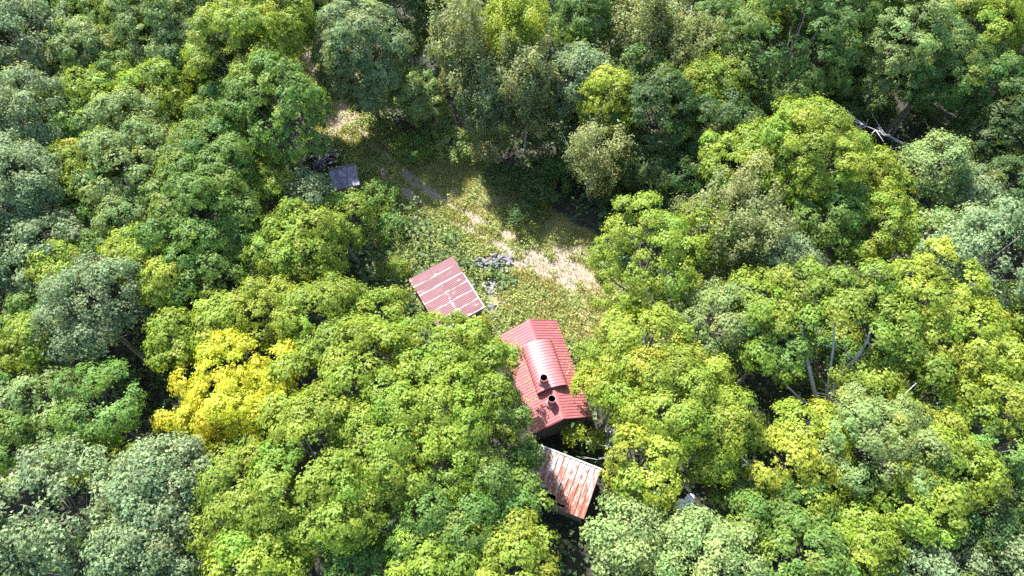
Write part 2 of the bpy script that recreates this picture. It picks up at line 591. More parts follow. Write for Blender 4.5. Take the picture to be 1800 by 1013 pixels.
def wood_geo(boughs, rbs, zc, R, rs, trunk_r, lean, fork=0.5, nlimb=14, thick=1.0):
    g = Geo()
    top = boughs[np.argmax(boughs[:, 2])] * np.array([0.25, 0.25, 0.85]) + np.array([0, 0, zc])
    z0 = zc * fork
    tr = [np.array([0, 0, -0.3]), np.array([0.0, 0.0, 0.25]), np.array([lean[0] * 0.3, lean[1] * 0.3, z0 * 0.5]), np.array([lean[0] * 0.6, lean[1] * 0.6, z0]),
          np.array([lean[0], lean[1], zc * 0.85]), top]
    rr = [trunk_r * 1.5, trunk_r * 1.1, trunk_r * 0.9, trunk_r * 0.75, trunk_r * 0.45, 0.03]
    g.tube(tr, rr, 7)
    order = rs.permutation(len(boughs))[:nlimb]
    for b in order:
        e = boughs[b] + np.array([0, 0, zc])
        k = rs.uniform(0.25, 0.8)
        zs = z0 + (zc * 0.95 - z0) * k
        st = np.array([lean[0] * (0.6 + 0.4 * k), lean[1] * (0.6 + 0.4 * k), zs])
        if e[2] < zs: st[2] = max(z0 * 0.8, e[2] - 0.5)
        mid1 = st + (e - st) * 0.35 + rs.normal(size=3) * 0.15 * R / 4 + np.array([0, 0, -0.1 * R])
        mid2 = st + (e - st) * 0.7 + rs.normal(size=3) * 0.15 * R / 4 + np.array([0, 0, -0.08 * R])
        r0 = trunk_r * rs.uniform(0.28, 0.5) * thick
        g.tube([st, mid1, mid2, e], [r0, r0 * 0.75, r0 * 0.5, 0.02], 5, False)
    return g


COL = {
    'lime':   (0.202, 0.278, 0.036),
    'ylime':  (0.245, 0.305, 0.040),
    'green':  (0.125, 0.215, 0.045),
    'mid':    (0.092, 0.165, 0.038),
    'pale':   (0.200, 0.270, 0.090),
    'silver': (0.168, 0.228, 0.104),
    'olive':  (0.225, 0.255, 0.105),
    'dark':   (0.065, 0.120, 0.036),  # deep leaf green that also puts shade into the colour of shaded trees
    'yellow': (0.440, 0.435, 0.035),
}
NAMES = {'maple': 'maple_tree', 'poplar': 'poplar_tree', 'birch': 'birch_tree', 'sparse': 'spreading_tree', 'bush': 'bush'}
ALL_TREES = []
RADIUS = {}


def tree(px, py, rpx, asp, zc, kind, colour, label, dens=1.0, yellow=None, extra=(), group='trees of the forest', name=None, world_pos=None, R=None, seed=None):
    rs = np.random.default_rng(seed if seed is not None else int(px * 7919 + py * 104729) % 2 ** 31)
    if world_pos is None:
        c = P(px, py, zc)
        R = rpx / px_scale(c)
    else:
        c = np.array(world_pos)
    rz = R * asp
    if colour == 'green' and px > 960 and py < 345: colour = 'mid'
    if rz > zc - 0.6: rz = zc - 0.6
    low = -0.93 if kind == 'birch' or (px, py) == (642, 112) else -0.6 if py < 200 else -0.4 if py < 300 else -0.15 if py < 520 else 0.0
    zc += rs.uniform(-0.9, 0.9) if kind != 'bush' else 0
    b, d, rbs = bough_centres(kind, R, rz, rs, low)
    if len(extra):
        e = np.repeat(np.array([P(*q) - np.array([c[0], c[1], zc]) for q in extra]), 3, axis=0)
        e = e + rs.normal(size=e.shape) * np.array([0.5, 0.5, 0.3])
        b = np.concatenate([b, e])
        d = np.concatenate([d, e / np.linalg.norm(e, axis=1, keepdims=True)])
        rbs = np.concatenate([rbs, rs.uniform(0.6, 0.95, len(e))])
    lean = rs.normal(size=2) * 0.25
    root = empty(name or NAMES[kind], (c[0], c[1], 0))
    fine = rs.uniform(0.86, 1.14)
    v, f, tint = crown_mesh(kind, b, d, rbs, rs, dens=dens / fine ** 1.5, fine=fine, hue=0.012 if colour == 'yellow' else 0.0105, yellow={'maple': 0.10, 'sparse': 0.12, 'poplar': 0.03, 'birch': 0.07, 'bush': 0.05}[kind] if yellow is None else yellow)
    v = v + np.array([0, 0, zc])
    me = mesh_np('crown', v, f, M['leaf_silver' if kind == 'poplar' else 'leaf'], {'tint': tint})
    cr = link('crown' if kind != 'bush' else 'foliage', me, root)
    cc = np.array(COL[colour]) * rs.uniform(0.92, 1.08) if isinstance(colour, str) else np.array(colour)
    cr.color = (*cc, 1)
    tr = (0.07 + 0.035 * R) * (0.7 if kind == 'birch' else 1)
    if kind == 'bush': tr = 0.04
    g = wood_geo(b, rbs, zc, R, rs, tr, lean, fork=0.25 if kind in ('birch', 'bush') else 0.5, nlimb=14 if kind != 'bush' else 6)
    link('trunk' if kind != 'bush' else 'stem', g.mesh('trunk', M['bark_birch' if kind == 'birch' else 'bark'], True), root)
    tag(root, label, 'tree' if kind != 'bush' else 'bush', group)
    ALL_TREES.append((c[0], c[1], R))
    RADIUS[root.name] = R
    return root

# ------------------------------------------------------------------ the trees: picture x, y, radius, height ratio, crown height, kind, colour, label
EXTRA = {(425, 702): [(300, 745, 9.0), (330, 735, 9.2), (355, 765, 8.8), (510, 625, 9.5), (495, 615, 9.0), (340, 690, 9.2), (460, 780, 9), (425, 690, 11.2), (398, 720, 11.0), (452, 722, 11.0), (432, 655, 10.4), (475, 668, 10.4), (380, 745, 9.8), (490, 700, 10.2)],
         (1080, 695): [(1030, 668, 5.2), (1040, 690, 5.6)]}
TREES = [
    # upper left corner and left edge
    (50, 85, 84, 1.0, 9.5, 'poplar', 'silver', 'grey-green tree filling the top left corner of the photo'),
    (112, 22, 48, 1.0, 9.0, 'maple', 'green', 'small mid-green tree second from the top left corner'),
    (205, 25, 62, 1.0, 9.5, 'maple', 'green', 'rounded green tree on the top edge, third from the top left corner'),
    (292, 45, 88, 1.0, 10.0, 'maple', 'pale', 'large pale green tree on the top edge above the pale whitish one'),
    (143, 102, 56, 0.9, 9.5, 'maple', 'pale', 'whitish pale green tree right of the top left corner tree'),
    (200, 140, 44, 0.9, 9.0, 'maple', 'green', 'small darker green tree below the whitish pale one'),
    (75, 155, 34, 0.9, 9.0, 'maple', 'ylime', 'small yellowish tree top squeezed between two grey-green crowns on left'),
    (150, 178, 58, 0.8, 9.5, 'maple', 'lime', 'bright lime tree under the whitish tree in the upper left'),
    (283, 168, 66, 0.9, 9.5, 'maple', 'lime', 'lime-green tree with pale top below the large pale top-edge tree'),
    (45, 232, 84, 1.0, 9.5, 'poplar', 'silver', 'silvery grey-green tree on the left edge under the corner tree'),
    (232, 222, 74, 0.9, 9.5, 'maple', 'pale', 'pale green tree in the middle of the upper left forest'),
    (150, 235, 54, 0.9, 8.5, 'maple', 'green', 'green tree between the silvery edge tree and the pale mid-forest tree'),
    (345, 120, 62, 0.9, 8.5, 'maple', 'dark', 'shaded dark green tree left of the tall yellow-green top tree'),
    (428, 105, 90, 1.05, 10.5, 'maple', 'lime', 'tall yellow-green tree left of the hollow at the top of the track'),
    (472, 38, 74, 1.1, 11.0, 'maple', 'lime', 'lime tree on the top edge beside the dark gap above the track'),
    (494, 205, 87, 1.1, 9.8, 'maple', 'green', 'dark green tree overhanging the upper end of the track from the left'),
    (392, 200, 62, 1.0, 9.0, 'maple', 'green', 'green tree tucked behind the dark one that overhangs the track'),
    (128, 298, 56, 0.9, 9.0, 'maple', 'lime', 'light green tree right of the silvery trees on the left edge'),
    (238, 300, 92, 0.9, 9.5, 'maple', 'pale', 'broad pale green tree with frosty tufts, left of photo, upper half'),
    (382, 295, 78, 0.95, 9.5, 'maple', 'green', 'mid-green tree between the broad frosty tree and the small shed'),
    (465, 318, 54, 0.9, 8.5, 'maple', 'ylime', 'yellow-green tree two crowns left of the small grey shed'),
    (539, 350, 48, 1.15, 7.0, 'poplar', 'silver', 'small silvery tree right beside the small grey shed'),
    (602, 388, 50, 0.9, 6.5, 'maple', 'lime', 'small light green tree just below the small grey shed'),
    (35, 345, 92, 0.9, 9.5, 'poplar', 'silver', 'wide silvery tree on the left edge a third of the way down'),
    (352, 378, 92, 0.95, 9.5, 'maple', 'green', 'large mid-green tree with smooth top in the left centre forest'),
    (228, 385, 52, 0.8, 9.0, 'maple', 'pale', 'pale tufted tree left of the large smooth-topped green one'),
    (150, 345, 50, 0.9, 8.5, 'maple', 'green', 'green tree between the wide silvery edge tree and the pale tufted one'),
    (62, 445, 84, 0.9, 8.5, 'poplar', 'silver', 'dusky grey-green tree under the wide silvery tree on the left edge'),
    (175, 438, 44, 0.9, 8.5, 'maple', 'green', 'small green tree left of the yellowing one in the left forest'),
    (247, 455, 54, 0.9, 9.0, 'maple', 'ylime', 'yellowing tree with golden tufts above the round silver crown'),
    (107, 474, 42, 0.8, 8.5, 'maple', 'lime', 'small lime tree touching the round silver crown from above'),
    (342, 478, 66, 0.9, 8.5, 'maple', 'green', 'green tree right of the yellowing tree with golden tufts'),
    (520, 440, 86, 0.9, 8.5, 'maple', 'lime', 'bright lime-green tree on the clearing edge left of the faded barn'),
    (440, 430, 60, 0.9, 8.0, 'maple', 'green', 'green tree left of the bright lime one at the clearing edge'),
    (167, 552, 106, 0.95, 9.5, 'poplar', 'silver', 'big round silver-grey crown in the left part of the photo'),
    (297, 512, 44, 0.9, 8.5, 'maple', 'ylime', 'small yellow-lime tree at the upper right of the round silver crown'),
    (308, 598, 54, 0.95, 8.5, 'maple', 'lime', 'light green tree at the lower right of the round silver crown'),
    (467, 548, 66, 0.85, 9.0, 'maple', 'ylime', 'pale yellow-green tree north of the golden yellow tree'),
    (392, 582, 52, 0.9, 8.5, 'maple', 'lime', 'lime-green tree just above the tip of the golden yellow tree'),
    (50, 560, 46, 0.9, 8.0, 'maple', 'green', 'green tree on the left edge beside the round silver crown'),
    (75, 618, 50, 0.9, 8.5, 'maple', 'lime', 'lime tree at the lower left of the round silver crown'),
    (20, 655, 48, 0.9, 8.5, 'maple', 'green', 'green tree on the left edge two thirds of the way down'),
    (70, 712, 66, 0.85, 9.0, 'maple', 'pale', 'pale green tree left of the dark hollow beside the golden tree'),
    (190, 735, 80, 0.9, 8.0, 'maple', 'green', 'dull green tree in the hollow left of the golden yellow tree'),
    (22, 772, 56, 0.9, 8.5, 'maple', 'green', 'green tree on the left edge above the lower left silver trees'),
    (130, 795, 54, 0.85, 8.5, 'maple', 'lime', 'lime tree with a golden tuft above the lower left silver trees'),
    (205, 832, 40, 0.8, 8.0, 'maple', 'lime', 'small lime tree wedged above the lower left silver trees'),
    (100, 905, 114, 0.8, 10.0, 'poplar', 'silver', 'wide silver tree second from the bottom left corner'),
    (290, 862, 88, 0.95, 10.0, 'poplar', 'silver', 'silver tree below the golden yellow tree'),
    (268, 960, 84, 0.9, 10.0, 'poplar', 'silver', 'silver tree on the bottom edge left of the lime mass'),
    (15, 985, 66, 0.9, 10.0, 'poplar', 'silver', 'silver tree right in the bottom left corner'),
    # golden tree and the bright mass in the lower middle
    (425, 702, 100, 0.75, 9.5, 'maple', 'yellow', 'golden yellow tree standing out among the green crowns'),
    (572, 562, 78, 0.85, 9.0, 'maple', 'lime', 'lime-green tree between the pale yellow-green tree and the faded barn'),
    (655, 578, 62, 0.8, 8.5, 'maple', 'lime', 'lime tree whose crown reaches the lower corner of the faded barn roof'),
    (628, 690, 132, 0.6, 9.6, 'maple', 'lime', 'broad lime crown whose left side touches the golden yellow tree'),
    (748, 765, 145, 0.65, 10.4, 'maple', 'lime', 'broadest lime crown of the lower middle, left of the red house gable'),
    (585, 865, 148, 0.6, 10.2, 'maple', 'lime', 'wide tufted lime crown in the lower middle, below the golden tree'),
    (440, 880, 112, 0.65, 9.8, 'maple', 'lime', 'lime crown between the silver trees and the wide tufted one'),
    (790, 905, 112, 0.7, 9.6, 'maple', 'green', 'shaded green crown left of the rusty roofed shed'),
    (784, 644, 90, 0.8, 9.2, 'maple', 'lime', 'bright crown below the faded barn and left of the red house'),
    (846, 666, 62, 0.95, 6.4, 'maple', 'lime', 'crown with a golden edge overlapping the left slope of the red house'),
    (864, 780, 76, 0.95, 6.8, 'maple', 'green', 'greener crown shading the lower left corner of the red house'),
    (908, 880, 54, 1.0, 8.0, 'maple', 'green', 'narrow green crown hugging the torn corner of the rusty roof'),
    (455, 1000, 84, 0.8, 10.0, 'maple', 'lime', 'lime crown cut by the bottom edge below the bright mass, left'),
    (640, 1005, 80, 0.8, 9.5, 'maple', 'green', 'green crown cut by the bottom edge in the middle of the bright mass'),
    (765, 1000, 78, 0.8, 10.0, 'maple', 'lime', 'lime crown cut by the bottom edge left of the yellowish one'),
    (895, 1000, 92, 0.8, 10.0, 'maple', 'ylime', 'yellowish lime crown on the bottom edge below the rusty shed'),
    # top middle
    (642, 112, 82, 1.25, 6.9, 'maple', 'silver', 'tall dark grey-green tree standing over the upper end of the track'),
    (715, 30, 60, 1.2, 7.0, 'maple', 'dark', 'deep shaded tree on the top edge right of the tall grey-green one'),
    (808, 92, 50, 2.0, 9.5, 'birch', 'olive', 'tall feathery grey birch on the top edge, first right of the shaded gap'),
    (905, 62, 56, 1.8, 10.5, 'birch', 'ylime', 'yellow-green feathery birch at the top, right of the grey birch'),
    (925, 150, 58, 1.7, 8.5, 'birch', 'olive', 'feathery grey-olive birch below the yellow-green birch'),
    (858, 190, 46, 1.6, 6.5, 'birch', 'silver', 'grey feathery birch whose foot reaches the pale bush'),
    (738, 168, 40, 1.1, 5.0, 'maple', 'pale', 'small pale tree in half shade left of the feathery birches'),
    (1030, 35, 60, 1.2, 9.5, 'maple', 'green', 'green tree on the top edge right of the yellow-green birch'),
    (1022, 145, 48, 1.4, 8.0, 'poplar', 'silver', 'slim grey-green tree between the birches and the narrow yellow-green tree'),
    (1070, 190, 46, 1.6, 8.0, 'maple', 'ylime', 'narrow yellow-green tree right of the birches, above the dark bushes'),
    (1048, 275, 56, 1.2, 6.0, 'birch', 'olive', 'low olive tree at the foot of the narrow yellow-green tree'),
    (1130, 50, 60, 1.5, 9.5, 'birch', 'olive', 'grey feathery tree on the top edge right of the centre'),
    (1120, 125, 52, 1.3, 8.0, 'maple', 'green', 'green tree behind the narrow yellow-green tree'),
    (1205, 85, 64, 1.5, 9.0, 'birch', 'olive', 'dusky feathery tree left of the tall green tree at the top'),
    (1265, 35, 54, 1.2, 9.5, 'maple', 'green', 'green tree on the top edge touching the tall green tree'),
    (1240, 165, 58, 1.2, 8.5, 'maple', 'lime', 'green tree with sunlit lime tufts at the foot of the tall one'),
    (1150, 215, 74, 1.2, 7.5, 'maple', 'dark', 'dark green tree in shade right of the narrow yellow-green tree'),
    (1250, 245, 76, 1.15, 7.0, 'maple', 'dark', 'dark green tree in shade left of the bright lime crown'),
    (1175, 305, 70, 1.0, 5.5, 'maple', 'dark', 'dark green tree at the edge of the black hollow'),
    (1385, 105, 104, 1.2, 10.0, 'maple', 'green', 'tall full green tree at the top right of centre'),
    (1340, 25, 58, 1.1, 9.5, 'maple', 'lime', 'lime-topped tree on the top edge behind the tall full green tree'),
    (1455, 35, 66, 1.1, 10.0, 'maple', 'green', 'green tree on the top edge left of the pale upper right trees'),
    (1390, 200, 72, 1.0, 7.0, 'maple', 'green', 'green lower crown under the tall full green tree'),
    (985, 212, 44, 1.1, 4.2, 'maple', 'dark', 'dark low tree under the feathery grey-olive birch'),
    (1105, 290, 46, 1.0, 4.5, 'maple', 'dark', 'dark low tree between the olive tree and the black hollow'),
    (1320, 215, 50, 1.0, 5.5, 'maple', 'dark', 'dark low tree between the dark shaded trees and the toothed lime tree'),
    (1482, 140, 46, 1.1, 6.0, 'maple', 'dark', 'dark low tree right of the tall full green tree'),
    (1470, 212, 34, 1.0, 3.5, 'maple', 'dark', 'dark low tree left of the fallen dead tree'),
    (450, 225, 60, 1.0, 6.5, 'maple', 'green', 'green low crown under the dark tree overhanging the track'),
    # upper right
    (1525, 38, 58, 1.1, 10.5, 'maple', 'mid', 'deep green tree on the top edge just left of the pale bleached one'),  # added crown, casts shade into the gap by the dead tree
    (1598, 22, 58, 1.1, 10.5, 'maple', 'mid', 'deep green tree on the top edge behind the pale bleached one'),  # second added crown, deepens the same shade
    (1580, 85, 84, 1.0, 9.5, 'maple', 'pale', 'pale green tree with bleached outer tufts at the upper right'),
    (1655, 110, 80, 1.0, 9.5, 'maple', 'green', 'green tree with drooping fringe above the fallen dead tree'),
    (1655, 15, 60, 1.0, 9.5, 'maple', 'pale', 'pale green tree on the top edge at the upper right'),
    (1735, 45, 74, 1.0, 9.5, 'maple', 'lime', 'lime-green tree second from the top right corner'),
    (1800, 20, 60, 1.0, 9.0, 'maple', 'lime', 'lime tree right in the top right corner'),
    (1735, 145, 66, 1.0, 8.0, 'maple', 'green', 'green tree below the one second from the top right corner'),
    (1785, 215, 66, 1.0, 7.5, 'maple', 'dark', 'dark green tree on the right edge above the black gap'),
    (1720, 250, 50, 1.0, 6.0, 'maple', 'dark', 'small dark green tree beside the black gap on the right'),
    # right middle
    (1405, 280, 98, 1.0, 10.0, 'maple', 'lime', 'bright lime tree with a toothed top below the tall full green tree'),
    (1295, 312, 68, 1.0, 9.0, 'maple', 'lime', 'lime tree on the rim of the black hollow'),
    (1542, 318, 62, 1.0, 8.6, 'maple', 'ylime', 'yellow-lime tree just below the fallen dead tree'),
    (1455, 375, 76, 0.95, 9.0, 'maple', 'green', 'mid-green crown below the toothed lime tree'),
    (1540, 395, 70, 0.9, 9.0, 'maple', 'lime', 'lime crown below the yellow-lime tree by the dead wood'),
    (1635, 312, 52, 1.1, 8.0, 'poplar', 'pale', 'soft grey-green tree right of the fallen dead tree'),
    (1702, 335, 58, 1.0, 7.0, 'poplar', 'silver', 'dusky grey tree in half shade near the right edge'),
    (1775, 330, 62, 1.0, 6.5, 'maple', 'dark', 'dark tree on the right edge below the black gap'),
    (1300, 405, 74, 1.35, 9.0, 'birch', 'olive', 'feathery olive birch between the lime crowns right of the clearing'),
    (1385, 465, 54, 1.0, 8.0, 'poplar', 'silver', 'small dusky grey tree right of the feathery olive birch'),
    (1140, 470, 98, 0.95, 9.0, 'maple', 'lime', 'brightest lime tree leaning over the right side of the clearing'),
    (1235, 415, 58, 1.0, 8.5, 'maple', 'lime', 'lime crown between the brightest lime tree and the feathery olive birch'),
    (1725, 465, 96, 0.95, 9.5, 'poplar', 'silver', 'large grey-green fine-leaved tree on the right edge'),
    (1635, 430, 54, 1.0, 8.0, 'poplar', 'pale', 'small grey-green tree left of the large fine-leaved one at right'),
    (1782, 540, 50, 0.9, 9.5, 'maple', 'lime', 'lime crown on the right edge under the large fine-leaved tree'),
    (1262, 560, 72, 0.85, 9.0, 'maple', 'pale', 'pale green crown between the bright clearing tree and the bare-limbed tree'),
    (1345, 612, 64, 0.9, 8.0, 'maple', 'green', 'green crown at the left foot of the bare-limbed spreading tree'),
    (1440, 640, 62, 0.9, 4.2, 'maple', 'green', 'low green crown in the shade under the bare-limbed tree'),
    (1330, 530, 56, 0.9, 8.5, 'maple', 'lime', 'lime crown under the small dusky grey tree'),
    (1618, 535, 74, 0.8, 10.5, 'maple', 'ylime', 'yellow-lime crown behind the bare-limbed tree, on its far side'),
    (1705, 595, 92, 0.75, 10.5, 'maple', 'ylime', 'wide yellow-lime crown near the right edge, half way down'),
    (1762, 680, 84, 0.8, 10.0, 'maple', 'ylime', 'yellow-lime crown on the right edge below the wide one'),
    (1650, 690, 70, 0.85, 8.5, 'maple', 'lime', 'lime crown with a golden tuft right of the bare limbs'),
    # lower right
    (1128, 618, 92, 0.85, 9.5, 'maple', 'ylime', 'yellow-lime tree right of the red house'),
    (1180, 710, 110, 0.85, 9.5, 'maple', 'ylime', 'biggest yellow-lime crown right of the gap between the roofs'),
    (1080, 695, 46, 0.9, 8.0, 'maple', 'ylime', 'crown hanging over the right eave corner of the red house'),
    (1268, 745, 68, 0.9, 9.0, 'maple', 'lime', 'lime crown left of the narrow dark gap in the lower right'),
    (1128, 812, 76, 0.85, 9.0, 'maple', 'ylime', 'yellow-lime crown right of the rusty roofed shed'),
    (1243, 808, 48, 0.9, 8.0, 'maple', 'lime', 'lime crown just above the two white drums'),
    (1420, 788, 86, 0.8, 9.0, 'maple', 'ylime', 'yellow crown in front of the bare-limbed tree'),
    (1535, 775, 86, 0.85, 9.5, 'maple', 'pale', 'pale lime crown right of the yellow one in front of bare limbs'),
    (1645, 810, 84, 0.9, 9.0, 'maple', 'lime', 'lime crown with grey tufts in the lower right'),
    (1758, 795, 74, 0.9, 8.5, 'maple', 'green', 'green crown on the right edge in the lower third'),
    (1605, 905, 66, 0.9, 8.5, 'maple', 'lime', 'lime tufted crown in the bottom right forest'),
    (1115, 935, 78, 0.85, 9.0, 'poplar', 'pale', 'grey-green fine-leaved tree below the rusty roof, on its right'),
    (1232, 988, 84, 0.85, 9.0, 'poplar', 'pale', 'grey-green fine-leaved tree on the bottom edge below the white drums'),
    (1325, 905, 66, 0.9, 7.5, 'maple', 'green', 'green crown right of the two white drums'),
    (1408, 890, 66, 0.9, 8.0, 'maple', 'green', 'green shaded crown below the yellow one in front of bare limbs'),
    (1415, 985, 84, 0.9, 8.5, 'maple', 'green', 'green crown on the bottom edge, right of the fine-leaved one'),
    (1510, 945, 66, 0.9, 8.5, 'maple', 'lime', 'light green crown near the bottom edge in the right half'),
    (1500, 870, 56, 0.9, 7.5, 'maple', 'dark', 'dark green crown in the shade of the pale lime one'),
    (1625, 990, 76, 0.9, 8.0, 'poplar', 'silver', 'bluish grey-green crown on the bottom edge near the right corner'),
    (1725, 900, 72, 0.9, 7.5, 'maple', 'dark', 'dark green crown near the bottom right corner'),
    (1790, 980, 62, 0.9, 7.0, 'poplar', 'silver', 'dusky tree right in the bottom right corner'),
]
for row in TREES:
    tree(*row, extra=EXTRA.get(row[:2], ()))

# low growth at the edges of the clearing
BUSHES = [
    (798, 255, 34, 1.0, 1.5, 'bush', 'pale', 'pale sunlit bush at the foot of the grey birch'),
    (770, 215, 36, 1.0, 1.6, 'bush', 'pale', 'pale bush in half shade above the sunlit one'),
    (860, 258, 36, 1.1, 2.0, 'bush', 'olive', 'olive bush right of the pale sunlit bush'),
    (890, 315, 36, 0.9, 1.4, 'bush', 'dark', 'dark shaded bush at the left end of the dark bush row'),
    (945, 330, 42, 0.9, 1.6, 'bush', 'dark', 'dark shaded bush in the middle of the dark bush row'),
    (930, 375, 34, 0.8, 1.2, 'bush', 'dark', 'dark shaded bush nearest the dry grass of the clearing'),
    (985, 300, 38, 1.0, 1.6, 'bush', 'green', 'green bush below the low olive tree'),
    (1085, 340, 40, 1.0, 1.8, 'bush', 'dark', 'dark bush left of the black hollow'),
    (730, 255, 34, 0.9, 1.3, 'bush', 'green', 'green bush in the shade right of the upper track'),
    (665, 345, 34, 0.9, 1.2, 'bush', 'green', 'green bush right of the small grey shed'),
    (678, 400, 30, 0.8, 1.0, 'bush', 'green', 'green bush at the clearing edge below the small shed'),
    (688, 470, 24, 0.8, 0.9, 'bush', 'lime', 'light green bush beside the upper left corner of the faded barn'),
    (1010, 764, 15, 0.6, 2.6, 'bush', 'ylime', 'pale yellow-green sapling in the gap between red and rusty roofs'),
    (1046, 772, 10, 0.6, 2.2, 'bush', 'ylime', 'small pale sapling beside the grey heap in the gap'),
    (1072, 640, 34, 0.8, 2.2, 'bush', 'lime', 'light green bush along the right wall of the red house'),
    (1035, 620, 24, 0.8, 1.2, 'bush', 'lime', 'bluish green bush against the upper right wall of the red house'),
    (915, 855, 22, 0.9, 4.5, 'bush', 'lime', 'sunlit lime shoot in the shade left of the rusty roof'),
    (1540, 192, 30, 0.9, 1.6, 'bush', 'dark', 'dark bush in the black gap left of the leaning trunk'),  # made-up bush, its dark leaves stand in for shade on the floor
    (1622, 205, 30, 0.9, 1.6, 'bush', 'dark', 'dark bush in the black gap right of the leaning trunk'),  # another made-up bush, shade put into its leaf colour
    (1200, 350, 40, 0.9, 1.6, 'bush', 'dark', 'dark bush deep in the black hollow'),
]
for row in BUSHES:
    tree(*row, group='bushes around the clearing')


# spreading tree with bare pale limbs
def spreading_tree():
    rs = np.random.default_rng(55)
    fork = P(1448, 722, 6.0)
    base = np.array([fork[0] - 0.3, fork[1] - 0.4, 0])
    root = empty('spreading_tree', tuple(base))
    tag(root, 'spreading tree with bare pale grey limbs showing between lime tufts', 'tree', 'trees of the forest')
    f = fork - base
    g = Geo()
    g.tube([(0, 0, -0.3), (0.05, 0, 0.4), f * np.array([.5, .5, .5]), f * 0.85, f], [0.62, 0.45, 0.40, 0.38, 0.34], 9)
    link('trunk', g.mesh('trunk', M['bark_pale'], True), root)
    limbs = [
        ([(1432, 690, 7.5), (1418, 630, 9.5), (1408, 575, 10.6), (1400, 545, 11.4)], 0.18),
        ([(1462, 690, 7.2), (1480, 655, 8.2), (1505, 632, 9.3), (1525, 600, 10.4), (1535, 560, 11.4)], 0.25),
        ([(1475, 705, 6.9), (1500, 680, 7.6), (1545, 655, 8.6), (1600, 632, 9.6), (1640, 612, 10.6)], 0.24),
        ([(1488, 712, 6.8), (1530, 692, 7.6), (1590, 690, 9.0), (1620, 665, 10.2)], 0.16),
        ([(1455, 680, 7.6), (1465, 610, 9.8), (1466, 570, 10.8), (1468, 530, 11.6)], 0.13),
        ([(1410, 705, 7.2), (1370, 665, 8.6), (1348, 640, 9.5)], 0.12),
    ]
    for pts, r in limbs:
        q = [f] + [P(*p) - base for p in pts]
        g = Geo()
        g.tube(q, [r * (1 - 0.8 * i / (len(q) - 1)) for i in range(len(q))], 7)
        for k in range(1, len(q)):
            for _ in range(2):
                e = q[k] + rs.normal(size=3) * np.array([0.6, 0.6, 0.2]) + np.array([0, 0, 0.2])
                g.tube([q[k], (q[k] + e) / 2 + rs.normal(size=3) * 0.1, e], [r * 0.3, r * 0.2, 0.015], 4, False)
        link('limb', g.mesh('limb', M['bark_pale'], True), root)
    tufts = [(1440, 500, 12.6), (1405, 515, 12.4), (1480, 488, 12.9), (1525, 512, 12.7), (1560, 545, 12.2), (1475, 540, 12.4), (1420, 558, 11.8),
             (1515, 558, 12.0), (1555, 590, 11.6), (1600, 590, 11.6), (1640, 588, 11.6), (1382, 545, 11.6), (1365, 580, 10.6),
             (1595, 625, 10.8), (1640, 640, 10.6), (1530, 672, 9.6), (1510, 668, 9.4), (1545, 678, 9.4), (1570, 665, 9.8), (1580, 705, 9.0),
             (1345, 630, 9.8), (1370, 650, 9.0), (1560, 620, 10.6), (1530, 630, 10.2), (1490, 520, 12.2), (1545, 515, 12.0), (1585, 560, 11.9), (1610, 660, 10.0), (1600, 730, 8.5), (1555, 735, 7.8)]
    b = np.array([P(*p) - base for p in tufts])
    b = np.concatenate([b, b + rs.normal(size=b.shape) * np.array([0.9, 0.9, 0.35])])
    c0 = b.mean(0)
    d = (b - c0) / np.linalg.norm(b - c0, axis=1, keepdims=True)
    rbs = rs.uniform(0.75, 1.25, len(b))
    v, fc, tint = crown_mesh('sparse', b, d, rbs, rs, yellow=0.07)
    cr = link('crown', mesh_np('crown', v, fc, M['leaf'], {'tint': tint}), root)
    cr.color = (0.185, 0.255, 0.036, 1)


spreading_tree()

# forest that goes on outside the photograph: copies that share the meshes of trees in view
RING = [o for o in list(bpy.data.objects) if o.parent is None and o.get('category') == 'tree' and 2.4 < RADIUS.get(o.name, 0) < 4.0 and o.name.startswith(('maple', 'poplar')) and len(o.children) and o.children[0].color[0] < 0.3]
rs = np.random.default_rng(98)
ring_spots, ring_side = [], []
for _ in range(9000):
    x, y = rs.uniform(-78, 78), rs.uniform(-16, 92)
    c = np.array([x, y, 9.0])
    w = c[1] * _CP - (c[2] - CAM_H) * _SP
    u = 900 + FPX * c[0] / w
    q = 506.5 - FPX * (c[1] * _SP + (c[2] - CAM_H) * _CP) / w
    if -55 < u < 1855 and -25 < q < 1125: continue
    if u < -330 or u > 2130 or q < -230 or q > 1350: continue
    if any((x - a) ** 2 + (y - b_) ** 2 < (0.62 * (r_ + 4.0)) ** 2 for a, b_, r_ in ALL_TREES + ring_spots): continue
    ring_spots.append((x, y, 4.0)); ring_side.append('top' if q < -25 else 'bottom' if q > 1075 else 'left' if u < 0 else 'right')
    if len(ring_spots) >= 160: break
for (x, y, _r), side in zip(ring_spots, ring_side):
    src = RING[rs.integers(len(RING))]
    n = src.copy()
    col.objects.link(n)
    n.location = (x, y, 0)
    n.rotation_euler = (0, 0, rs.uniform(0, 6.28))
    for ch in src.children:
        cc = ch.copy()
        col.objects.link(cc)
        cc.parent = n
    n['label'] = f'forest tree standing just beyond the {side} edge of the photo'
    n['group'] = f'trees beyond the {side} edge of the photo'


